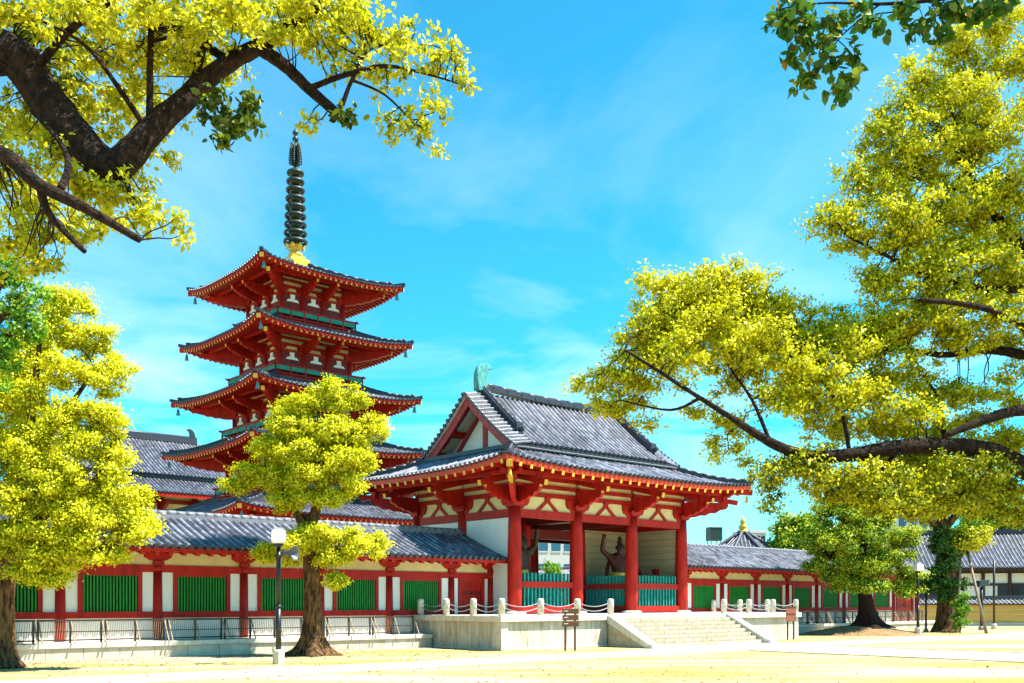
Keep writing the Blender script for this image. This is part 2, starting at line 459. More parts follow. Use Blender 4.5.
def hip_ridges(parent, h, inn, z0, z1, up, wd=.26, ht=.26, stop=.12):
    for sx in (-1, 1):
        for sy in (-1, 1):
            mb = MB(OFF[0]); pts = []
            for k in range(9):
                t = stop + (1 - stop) * k / 8
                s = h[0] + (inn[0] - h[0]) * t
                y = h[1] + (inn[1] - h[1]) * t
                z = hip_z(t, s, h[0], z0, z1, up) - .03
                pts.append(Vector((sx * s, sy * y, z + ht * .42)))
            for p, q in zip(pts, pts[1:]):
                mb.beam(p, q + (q - p) * .02, wd, ht * .8)
                mb.tube([p + Vector((0, 0, ht * .42)), q + Vector((0, 0, ht * .42)) + (q - p) * .02], wd * .36, 6)
            e = pts[0]; dd = (pts[0] - pts[1]).normalized()
            mb.beam(e - dd * .05, e + dd * .08 + Vector((0, 0, .03)), wd * 1.1, ht * 1.2)
            mb.tube([e - dd * .05 + Vector((0, 0, ht * .5)), e + dd * .14 + Vector((0, 0, ht * .55))], wd * .42, 8)
            # second, lower stage to the tip
            tip = Vector((sx * h[0], sy * h[1], z0 + up + .08))
            mb.beam(e - Vector((0, 0, ht * .3)), tip, wd * .8, ht * .7)
            mb.build('hip_ridge', M['ridge'], parent)

def eave_trim(h, z0, up, parent, drop=.02, th=.17, m=None, off=.05):
    """fascia boards following the eave curve, one per side"""
    for fi in range(4):
        (nx, ny), (ax, ay) = FACES[fi]
        hn = (h[0] if nx else h[1]) - off; H = (h[1] if nx else h[0]) - off
        mb = MB(OFF[0]); n = 18
        for side in range(1):
            P = []
            for i in range(n + 1):
                s = -H + 2 * H * i / n
                z = hip_z(0, s, H, z0, z0, up) - drop
                P.append((s, z))
            for (s0, za), (s1, zb) in zip(P, P[1:]):
                q = lambda s, dd, z: (nx * (hn - dd) + ax * s, ny * (hn - dd) + ay * s, z)
                i = [mb.vert(p) for p in (q(s0, 0, za - th), q(s1, 0, zb - th), q(s1, .12, zb - th), q(s0, .12, za - th), q(s0, 0, za), q(s1, 0, zb), q(s1, .12, zb), q(s0, .12, za))]
                for f in ((3, 2, 1, 0), (4, 5, 6, 7), (0, 1, 5, 4), (2, 3, 7, 6)):
                    mb.face([i[k] for k in f])
        mb.build('fascia_board', m or M['orange'], parent)
OFF = [(0, 0, 0)]

def soffit(h, body, ze, zi, up, parent, m):
    """boards closing the underside of the eaves, from the fascia in to the wall"""
    mb = MB(OFF[0]); n = 14
    for fi in range(4):
        (nx, ny), (ax, ay) = FACES[fi]
        hn = (h[0] if nx else h[1]) - .12; H = (h[1] if nx else h[0]) - .12
        bn = body[0] if nx else body[1]; B = body[1] if nx else body[0]
        for i in range(n):
            e = []
            for j in (i, i + 1):
                f = -1 + 2 * j / n
                s = f * H; sb = f * B
                e.append(((nx * hn + ax * s, ny * hn + ay * s, hip_z(0, s, H, ze, ze, up)), (nx * bn + ax * sb, ny * bn + ay * sb, zi)))
            mb.poly([e[0][0], e[1][0], e[1][1], e[0][1]])
    return mb.build('soffit', m, parent)

def rafter_list(h, body, ze, zi, up, sp, faces=(0, 1, 2, 3), prot=.03):
    """(start, end, face, along) of every rafter; parallel rafters, short ones at the corners die into the hip rafter"""
    res = []
    for fi in faces:
        (nx, ny), (ax, ay) = FACES[fi]
        hn = (h[0] if nx else h[1]) - prot; H = (h[1] if nx else h[0]) - .12
        bn = body[0] if nx else body[1]; B = body[1] if nx else body[0]
        n = int(round(2 * H / sp))
        for i in range(n + 1):
            s = -H + .1 + (2 * H - .2) * i / n
            t = 1 if abs(s) <= B else max(.06, (H - abs(s)) / (H - B))
            d1 = hn + (bn - hn) * t
            z0 = hip_z(0, s, H, ze, ze, up)
            z1 = z0 + (zi - z0) * t
            res.append((Vector((nx * d1 + ax * s, ny * d1 + ay * s, z1)), Vector((nx * hn + ax * s, ny * hn + ay * s, z0)), fi, s))
    return res

# cloud-shaped bracket arm outline, x outwards, z up
def cloud_arm(L_, H_):
    return [(0, 0), (.30 * L_, .04 * H_), (.42 * L_, .16 * H_), (.52 * L_, .14 * H_), (.62 * L_, .30 * H_), (.74 * L_, .30 * H_), (.84 * L_, .50 * H_), (.96 * L_, .56 * H_),
            (L_, .72 * H_), (L_, H_), (0, H_)]

# ------------------------------------------------------------------ foliage
def quad_mesh(name, verts, quads, age, m, parent=None):
    me = bpy.data.meshes.new(name)
    nv, nf = len(verts), len(quads)
    me.vertices.add(nv); me.vertices.foreach_set('co', verts.astype(np.float32).ravel())
    me.loops.add(nf * 4); me.loops.foreach_set('vertex_index', quads.astype(np.int32).ravel())
    me.polygons.add(nf); me.polygons.foreach_set('loop_start', np.arange(nf, dtype=np.int32) * 4)
    me.polygons.foreach_set('loop_total', np.full(nf, 4, dtype=np.int32))
    a = me.attributes.new('age', 'FLOAT', 'FACE'); a.data.foreach_set('value', age.astype(np.float32))
    me.materials.append(m)
    me.update(calc_edges=True); me.validate()
    o = bpy.data.objects.new(name, me); scene.collection.objects.link(o)
    if parent is not None: o.parent = parent
    return o

def unit(n):
    v = rng.normal(size=(n, 3)); return v / np.linalg.norm(v, axis=1, keepdims=True)

def leaf_quads(pos, dirv, nrm, size, age, asp=.5, hexa=False):
    """leaf blades: dirv along the blade, nrm its normal"""
    n = len(pos)
    dirv = dirv / np.linalg.norm(dirv, axis=1, keepdims=True)
    sd = np.cross(dirv, nrm); sd /= (np.linalg.norm(sd, axis=1, keepdims=True) + 1e-9)
    nn = np.cross(sd, dirv)
    s = size[:, None]
    if not hexa:
        b = pos; l = pos + dirv * s * .5 + sd * s * asp * .55 + nn * s * .14
        t = pos + dirv * s + nn * s * -.06; r = pos + dirv * s * .5 - sd * s * asp * .55 + nn * s * .14
        V_ = np.stack([b, l, t, r], 1).reshape(-1, 3)
        Q = np.arange(n * 4).reshape(-1, 4)
        return V_, Q, age
    b = pos; l1 = pos + dirv * s * .28 + sd * s * asp * .48 + nn * s * .10; l2 = pos + dirv * s * .66 + sd * s * asp * .40 + nn * s * .06
    t = pos + dirv * s - nn * s * .10; r1 = pos + dirv * s * .28 - sd * s * asp * .48 + nn * s * .10; r2 = pos + dirv * s * .66 - sd * s * asp * .40 + nn * s * .06
    V_ = np.stack([b, l1, l2, t, r2, r1], 1).reshape(-1, 3)
    k = np.arange(n)[:, None] * 6
    Q = np.concatenate([k + np.array([[0, 1, 2, 3]]), k + np.array([[3, 4, 5, 0]])], 0)
    return V_, Q, np.concatenate([age, age])

def puff_centres(blobs, dens, shell=.5, flat=.0):
    """foliage tufts over the outer part of each limb's lobe"""
    C = []; D = []
    for c, r in blobs:
        c = np.array(c); r = np.array(r)
        area = 4 * math.pi * ((r[0] * r[1]) ** 1.6 + (r[0] * r[2]) ** 1.6 + (r[1] * r[2]) ** 1.6) ** (1 / 1.6) / 3 ** (1 / 1.6)
        n = max(4, int(area * dens))
        d = unit(n); q = shell + (1 - shell) * rng.random((n, 1)) ** .7
        lump = 1 + .18 * np.sin(5 * d[:, :1] + c[0] * 3) * np.sin(4 * d[:, 2:3] + c[2] * 2)
        C.append(c + d * r * q * lump); D.append(d * q)
    return np.concatenate(C), np.concatenate(D)

def clumps(blobs, m=6, core=.74, sub=.44):
    """break each lobe of a crown into a core and rounded clumps budding from it"""
    res = []
    for c, r in blobs:
        c = np.array(c); r = np.array(r)
        res.append((c, r * core))
        d = unit(m)
        for k in range(m):
            res.append((c + d[k] * r * rng.uniform(.62, .88), r * sub * rng.uniform(.75, 1.2)))
    return res

def crown(name, blobs, dens, pr, nl, size, m, parent, asp=.55, shell=.5, young=(.35, .5), hexa=False, inv=None):
    C, D = puff_centres(blobs, dens, shell)
    n = len(C)
    prr = pr * rng.uniform(.65, 1.3, n)
    ci = np.repeat(np.arange(n), nl)
    d = unit(len(ci)); d[:, 2] = d[:, 2] * .8 + .15
    rad = np.minimum(np.abs(rng.normal(.55, .38, (len(ci), 1))), 1.7)
    pos = C[ci] + d * rad * prr[ci][:, None] * np.array([1.1, 1.1, .8])
    dirv = .35 * d + 1.0 * unit(len(ci)) + np.array([0, 0, -.2])
    nrm = 1.15 * d + .55 * unit(len(ci)) + np.array([0, 0, .25]) + .5 * D[ci]
    tuft = rng.random(n)
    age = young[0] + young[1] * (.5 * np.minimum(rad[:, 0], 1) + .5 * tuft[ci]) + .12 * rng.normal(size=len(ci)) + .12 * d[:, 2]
    sz = size * rng.uniform(.65, 1.25, len(ci))
    Vv, Q, A = leaf_quads(pos, dirv, nrm, sz, np.clip(age, 0, 1), asp, hexa)
    if inv is not None:
        mw = np.array(inv)
        Vv = Vv @ mw[:3, :3].T + mw[:3, 3]
    return quad_mesh(name, Vv, Q, A, m, parent), C

def smooth_path(pts, n=5):
    """Catmull-Rom through (point, radius) pairs"""
    P = [Vector(p) for p, r in pts]; Rr = [r for p, r in pts]
    res = []; rs = []
    for i in range(len(P) - 1):
        p0 = P[max(i - 1, 0)]; p1 = P[i]; p2 = P[i + 1]; p3 = P[min(i + 2, len(P) - 1)]
        for k in range(n):
            t = k / n
            res.append(.5 * ((2 * p1) + (p2 - p0) * t + (2 * p0 - 5 * p1 + 4 * p2 - p3) * t * t + (3 * p1 - p0 - 3 * p2 + p3) * t ** 3))
            rs.append(Rr[i] + (Rr[i + 1] - Rr[i]) * t)
    res.append(P[-1]); rs.append(Rr[-1])
    return res, rs

def branch(mb, pts, nn=10, wob=.08, sub=5):
    p, r = smooth_path(pts, sub)
    mb.tube(p, r, nn, 0, True, wob)

def trunk_mesh(mb, pts, nn=16, flare=1.9, fh=.7):
    """trunk with buttressed root flare; first point on the ground"""
    p, r = smooth_path(pts, 6)
    z0 = p[0].z; rings = []
    ph = random.uniform(0, 6)
    sub = []
    for q, rr in zip(p, r): sub.append((q, rr))
    for q, rr in sub:
        hgt = q.z - z0
        fl = 1 + (flare - 1) * math.exp(-hgt / (fh * .45))
        ring = []
        for k in range(nn):
            a = 2 * math.pi * k / nn
            lob = 1 + .22 * (fl - 1) * math.sin(5 * a + ph) + .07 * math.sin(3 * a + ph * 2 + hgt * 1.3) + random.uniform(-.05, .05)
            ring.append(mb.vert(q + Vector((math.cos(a), math.sin(a), 0)) * rr * fl * lob))
        rings.append(ring)
    for a, b in zip(rings, rings[1:]):
        for k in range(nn):
            mb.face((a[k], a[(k + 1) % nn], b[(k + 1) % nn], b[k]), 0, None, True)
    mb.face(rings[0][::-1]); mb.face(rings[-1])

def twig_tube(mb, o, t, r0):
    """a thin twig from a limb out to a leaf tuft"""
    o = np.array(o); L_ = np.linalg.norm(t - o)
    m1 = o + (t - o) * .35 + rng.normal(size=3) * .05 * L_ + np.array([0, 0, .05 * L_]); m2 = o + (t - o) * .7 + rng.normal(size=3) * .05 * L_
    p, r = smooth_path([(Vector(o), r0), (Vector(m1), r0 * .8), (Vector(m2), r0 * .55), (Vector(t), r0 * .3)], 3)
    mb.tube(p, r, 5, 0, False)

# ================================================================== SETTING
def ground_mat():
    m = mat('raked_sand', (.46, .335, .10), .95, .1, .5, col2=(.36, .24, .055), bump=.4, bscale=45)
    t = m.node_tree; n = t.nodes; b = n['Principled BSDF']
    src = b.inputs['Base Color'].links[0].from_socket
    co = n.new('ShaderNodeTexCoord')
    mp_ = n.new('ShaderNodeMapping'); mp_.inputs['Rotation'].default_value = (0, 0, -PHI); mp_.inputs['Scale'].default_value = (.10, .42, 1)
    t.links.new(co.outputs['Object'], mp_.inputs[0])
    no = n.new('ShaderNodeTexNoise'); no.inputs['Scale'].default_value = 1.0; no.inputs['Detail'].default_value = 7; no.inputs['Roughness'].default_value = .65
    t.links.new(mp_.outputs[0], no.inputs['Vector'])
    r = n.new('ShaderNodeValToRGB'); r.color_ramp.elements[0].position = .42; r.color_ramp.elements[0].color = (0, 0, 0, 1)
    r.color_ramp.elements[1].position = .60; r.color_ramp.elements[1].color = (1, 1, 1, 1)
    t.links.new(no.outputs[0], r.inputs[0])
    gr = n.new('ShaderNodeTexNoise'); gr.inputs['Scale'].default_value = 7; gr.inputs['Detail'].default_value = 9; gr.inputs['Roughness'].default_value = .8
    t.links.new(co.outputs['Object'], gr.inputs['Vector'])
    gx = n.new('ShaderNodeValToRGB'); gx.color_ramp.elements[0].position = .33; gx.color_ramp.elements[0].color = (.55, .50, .42, 1)
    gx.color_ramp.elements[1].position = .56; gx.color_ramp.elements[1].color = (1, 1, 1, 1)
    t.links.new(gr.outputs[0], gx.inputs[0])
    gm = n.new('ShaderNodeMix'); gm.data_type = 'RGBA'; gm.blend_type = 'MULTIPLY'; gm.inputs[0].default_value = 1
    mm = n.new('ShaderNodeMix'); mm.data_type = 'RGBA'
    mm.inputs[7].default_value = (.57, .49, .30, 1)
    t.links.new(r.outputs[0], mm.inputs[0]); t.links.new(src, mm.inputs[6]); t.links.new(mm.outputs[2], gm.inputs[6]); t.links.new(gx.outputs[0], gm.inputs[7]); t.links.new(gm.outputs[2], b.inputs['Base Color'])
    return m
M['sand'] = ground_mat()
M['paving'] = add_joints(mat('pale_paving', (.60, .55, .45), .9, .08, .8, col2=(.48, .41, .28), bump=.1, bscale=40), 3, 3, .02, .6)
_p = M['paving'].node_tree
# paving joints run over the ground plane
for nd in _p.nodes:
    if nd.bl_idname == 'ShaderNodeCombineXYZ':
        sx = [x for x in _p.nodes if x.bl_idname == 'ShaderNodeSeparateXYZ'][0]
        _p.links.new(sx.outputs[0], nd.inputs[0]); _p.links.new(sx.outputs[1], nd.inputs[1])
    if nd.bl_idname == 'ShaderNodeTexBrick':
        nd.inputs['Brick Width'].default_value = 1.2; nd.inputs['Row Height'].default_value = .62; nd.inputs['Mortar Size'].default_value = .006
        nd.inputs['Mortar'].default_value = (.8, .76, .68, 1); nd.inputs['Color2'].default_value = (.93, .92, .88, 1)

def sheet(name, a0, a1, b0, b1, z, m, th=0):
    mb = MB()
    if th: mb.box((a0, b0, z - th), (a1, b1, z), 0, .02)
    else: mb.poly([(a0, b0, z), (a1, b0, z), (a1, b1, z), (a0, b1, z)])
    o = mb.build(name, m); o.location = AB(0, 0); o.rotation_euler = (0, 0, PHI)
    return tag(o, kind='structure')
g = MB(); g.poly([(-700, -300, 0), (700, -300, 0), (700, 900, 0), (-700, 900, 0)])
tag(g.build('ground', M['sand']), kind='structure')
sheet('paved_path', -45, 60, -5.15, -2.75, .006, M['paving'])
sheet('paved_approach', 6.4, 11.4, -45, -5.15, .006, M['paving'])
sheet('paved_landing', 5.0, 12.7, -2.75, 0, .006, M['paving'])
sheet('kerb', -45, 6.25, -5.29, -5.15, .035, M['stone2'], .05)
sheet('approach_kerb', 6.25, 6.4, -45, -5.15, .035, M['stone2'], .05)
sheet('approach_kerb_far', 11.4, 11.55, -45, -5.29, .035, M['stone2'], .05)
sheet('kerb_far', 11.4, 60, -5.29, -5.15, .035, M['stone2'], .05)
# shallow stone drain along the foot of platform and plinths
sheet('stone_drain', -30, 0, 3.0, 3.6, .008, M['stone2'])

# ================================================================== PLATFORM
PT = 1.16
plat = thing('stone_platform', 'pale granite terrace with broad front steps carrying the red temple gate', 'platform', AB(8.85, 0))
mb = MB()
mb.box((-8.73, .12, 0), (8.73, 13.4, PT - .2)); mb.build('terrace_wall', M['slabwall'], plat)
mb = MB(); mb.box((-8.79, .06, 0), (8.79, 13.46, .07), 0, .01); mb.build('base_course', M['stone'], plat)
mb = MB(); x = -8.87
while x < 8.8:
    x2 = min(x + 1.12, 8.87); mb.box((x, -.02, PT - .2), (x2 - .006, .9, PT), 0, .012); x = x2
for sx in (-1, 1):
    y = .9
    while y < 13.5:
        y2 = min(y + 1.12, 13.52); mb.box((sx * 8.87, y + .006, PT - .2), (sx * 7.9, y2, PT), 0, .012); y = y2
mb.box((-7.9, .9, PT - .1), (7.9, 13.52, PT - .004)); mb.build('coping', M['stone'], plat)
for sx in (-1, 1):
    for yy in (0.1,):
        mb = MB(); mb.box((sx * 8.77, .08, .07), (sx * 8.47, .4, PT - .2)); mb.build('corner_post', M['stone'], plat)
st = MB(); NS = 8; run = 1.75
for k in range(NS - 1):
    z1 = PT - (k + 1) * PT / NS
    mb = MB(); mb.box((-3.32, -(k + 1) * run / (NS - 1), 0), (3.32, -.02 if k == 0 else -k * run / (NS - 1), z1), 0, .012)
    mb.build('step', M['steps'], plat)
for sx in (-1, 1):
    mb = MB()
    prof = [(.05, PT), (.05, PT - .30), (-run - .02, 0), (-run - .32, 0), (-run - .32, .13), (-run - .12, .17)]
    mb.prism([(p[0], p[1]) for p in prof], (sx * 3.55, -.05, .006), (0, 1, 0), (0, 0, 1), (1, 0, 0), .44)
    mb.build('stringer', M['stone'], plat)
    mb = MB(); mb.prism([(.05, 0), (-run - .1, 0), (.05, PT - .24)], (sx * 3.53, -.055, .004), (0, 1, 0), (0, 0, 1), (1, 0, 0), .36)
    mb.build('stringer_side', M['stone2'], plat)

# ================================================================== GATE
GX, GY = 5.0, 3.1
gate = thing('temple_gate', 'large vermilion temple gate with grey hip and gable tile roof on the stone platform', 'gate', AB(8.85, 6.76, PT))
OZ = (0, 0, -PT)
XC = (-5, -1.667, 1.667, 5); YC = (-3.1, 0, 3.1)
def gb(): return MB(OZ)
colmesh = None
for x in XC:
    for y in YC:
        mb = MB()
        mb.lathe([(.265, .1), (.28, .8), (.28, 2.0), (.25, 3.4), (.225, 4.12)], 20)
        c = mb.build('column', M['red'], gate); c.location = (x, y, 0)
        mb = MB(); mb.lathe([(.44, 0), (.44, .06), (.36, .1)], 18); b_ = mb.build('base_stone', M['stone'], c)
        mb = MB(); mb.box((-.24, -.24, 4.12), (.24, .24, 4.2)); mb.box((-.30, -.30, 4.2), (.30, .30, 4.38), 0, .04); mb.build('capital', M['red'], c)
# head beams and wall rows on the perimeter
def seg_beam(name, p, q, z0, z1, th, m, par=gate):
    mb = gb(); a = Vector((p[0], p[1], (z0 + z1) / 2)); b = Vector((q[0], q[1], (z0 + z1) / 2)); mb.beam(a, b, th, z1 - z0)
    return mb.build(name, m, par)
per = []
for i in range(3):
    per.append(((XC[i], -GY), (XC[i + 1], -GY), (0, -1))); per.append(((XC[i], GY), (XC[i + 1], GY), (0, 1)))
for j in range(2):
    per.append(((-GX, YC[j]), (-GX, YC[j + 1]), (-1, 0))); per.append(((GX, YC[j]), (GX, YC[j + 1]), (1, 0)))
for p, q, nrm in per:
    nr = Vector((nrm[0], nrm[1], 0)); P = Vector((p[0], p[1], 0)); Q = Vector((q[0], q[1], 0)); d = (Q - P).normalized(); Lb = (Q - P).length
    seg_beam('head_beam', P + d * .22, Q - d * .22, 4.88, 5.19, .22, M['red'])
    # cream frieze with an inverted-V strut
    mb = gb(); mb.beam(P + Vector((0, 0, 5.45)), Q + Vector((0, 0, 5.45)), .08, .52); fr_ = mb.build('frieze_panel', M['cream'], gate)
    mid = (P + Q) / 2
    mb = gb(); o = mid + nr * .045
    mb.prism([(-.09, .50), (-.15, .36), (-.62, 0), (-.40, 0), (0, .33), (.40, 0), (.62, 0), (.15, .36), (.09, .50)], o + Vector((0, 0, 5.192)), d, (0, 0, 1), nr, .09)
    mb.build('frog_leg_strut', M['red'], gate)
    mb = gb(); mb.box((-.15, -.08, 0), (.15, .08, .1)); k_ = mb.build('strut_block', M['red'], gate); k_.location = o + Vector((0, 0, 5.66)); k_.rotation_euler = (0, 0, math.atan2(d.y, d.x)); k_.data.transform(Matrix.Translation((0, 0, PT)));
    k_.location.z -= PT
    for z0, z1, th, m, nm in ((5.71, 5.89, .20, 'red', 'tie_beam'), (5.89, 6.05, .08, 'cream', 'plaster_strip'), (6.05, 6.21, .2, 'red', 'tie_beam'), (6.21, 6.36, .08, 'cream', 'plaster_strip'), (6.36, 6.58, .22, 'red', 'wall_purlin')):
        seg_beam(nm, P - d * .1, Q + d * .1, z0, z1, th, M[m])
    # lateral bracket arms at both column heads
    for E, sg in ((P, 1), (Q, -1)):
        mb = gb(); mb.prism([(0, 0), (.30, .0), (.44, .12), (.56, .14), (.66, .30), (.66, .50), (0, .50)], E + Vector((0, 0, 5.2)), d * sg, (0, 0, 1), nr, .24)
        mb.build('bracket_arm', M['red'], gate)
# projecting cloud brackets, tail rafters and outer purlin
OUTP = 1.30
def cloud(E, nr, sc=1.0):
    t = Vector((-nr.y, nr.x, 0))
    mb = gb(); mb.prism(cloud_arm(1.45 * sc, .66), E + Vector((0, 0, 5.40)), nr, (0, 0, 1), t, .17)
    c_ = mb.build('cloud_bracket', M['red'], gate)
    mb = gb(); o = E + nr * (1.45 * sc + .012); mb.beam(o - nr * .02 + Vector((0, 0, 5.97)), o + Vector((0, 0, 5.97)), .13, .12); mb.build('bracket_tip', M['yellow'], c_)
    mb = gb(); mb.beam(E + nr * -.2 + Vector((0, 0, 6.52)), E + nr * (OUTP * sc + .45 * sc) + Vector((0, 0, 6.04)), .17, .2, 0, endm=1); mb.build('tail_rafter', [M['red'], M['yellow']], gate)
    mb = gb(); mb.box((-.14, -.14, 0), (.14, .14, .27)); b_ = mb.build('bearing_block', M['red'], c_); b_.location = E + nr * (OUTP * sc) + Vector((0, 0, 6.06))
for x in XC:
    for y, sy in ((-GY, -1), (GY, 1)):
        cloud(Vector((x, y, 0)), Vector((0, sy, 0)))
for y in YC:
    for x, sx in ((-GX, -1), (GX, 1)):
        cloud(Vector((x, y, 0)), Vector((sx, 0, 0)))
for sx in (-1, 1):
    for sy in (-1, 1):
        nr = Vector((sx, sy, 0)).normalized(); E = Vector((sx * GX, sy * GY, 0))
        cloud(E, nr, 1.42)
        mb = gb(); mb.beam(E + Vector((0, 0, 6.72)), E + nr * 2.22 * 1.414 + Vector((0, 0, 6.5)), .22, .24, 0, endm=1); mb.build('hip_rafter', [M['red'], M['yellow']], gate)
        mb = gb(); mb.lathe([(.02, .30), (.05, .26), (.07, .1), (.10, 0)], 10); b_ = mb.build('wind_bell', M['gold'], gate); b_.location = E + nr * 2.05 * 1.414 + Vector((0, 0, 6.05))
ox, oy = GX + OUTP, GY + OUTP
for p, q in (((-ox - .5, -oy), (ox + .5, -oy)), ((-ox - .5, oy), (ox + .5, oy)), ((-ox, -oy - .5), (-ox, oy + .5)), ((ox, -oy - .5), (ox, oy + .5))):
    seg_beam('eave_purlin', p, q, 6.33 + (.01 if p[0] == q[0] else 0), 6.48 + (.01 if p[0] == q[0] else 0), .15, M['red'])
EH = (7.35, 5.25); UP = .27
OFF[0] = OZ
eave_trim(EH, 6.60, UP, gate, drop=.01, th=.2)
soffit(EH, (GX - .1, GY - .1), 6.40, 6.98, UP, gate, M['cream'])
for p, q, fi, s in rafter_list(EH, (GX - .1, GY - .1), 6.33, 6.88, UP, .53, prot=.02):
    mb = gb(); mb.beam(p, q, .13, .15, 0, endm=1); mb.build('rafter', [M['red'], M['yellow']], gate)
# lower skirt roof
IN = (4.85, 2.76); ZE, ZT = 6.62, 7.56
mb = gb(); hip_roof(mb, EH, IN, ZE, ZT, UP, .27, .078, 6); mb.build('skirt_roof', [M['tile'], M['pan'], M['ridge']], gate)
hip_ridges(gate, EH, IN, ZE, ZT, UP, .26, .22, .03)
# upper gable roof
UX, UY, UZ0, UZ1 = 4.02, 2.98, 7.80, 10.22
def up_z(t): return UZ0 + (UZ1 - UZ0) * (.80 * t + .20 * t * t)
K = 8
ur = None
mb = gb()
for sy in (-1, 1):
    n = int(2 * UX / .268); rows = []
    for i in range(n + 1):
        x = -UX + 2 * UX * i / n
        rows.append([Vector((x, sy * UY * (1 - k / K), up_z(k / K))) for k in range(K + 1)])
    tile_rows(mb, rows, (1, 0, 0), .08, first=0 if sy < 0 else 500)
    # verge: short rows running down towards the gable
    for sx in (-1, 1):
        rows = []
        for i in range(15):
            t = i / 14 * .965 + .008
            y = sy * UY * (1 - t); z = up_z(t)
            rows.append([Vector((sx * 4.98, y, z - .10)), Vector((sx * 4.5, y, z + .0)), Vector((sx * UX, y, z + .06))])
        al = (Vector(rows[5][0]) - Vector(rows[4][0])).normalized()
        tile_rows(mb, rows, al, .085, first=900 + 40 * (sx + 1) + 20 * sy)
ur = mb.build('upper_roof', [M['tile'], M['pan'], M['ridge']], gate)
mb = gb()
for sy in (-1, 1):
    for k in range(K):
        y0, y1 = sy * UY * (1 - k / K), sy * UY * (1 - (k + 1) / K)
        mb.poly([(-4.95, y0, up_z(k / K) - .16), (4.95, y0, up_z(k / K) - .16), (4.95, y1, up_z((k + 1) / K) - .16), (-4.95, y1, up_z((k + 1) / K) - .16)])
mb.build('roof_boards', M['white'], gate)
for sy in (-1, 1):
    seg_beam('upper_eave_board', (-4.95, sy * (UY - .06)), (4.95, sy * (UY - .06)), 7.58, 7.75, .1, M['ridge'])
    mb = gb(); mb.box((-4.3, sy * 2.6, 7.4), (4.3, sy * 2.7, 7.9)); mb.build('upper_wall', M['dwood'], gate)
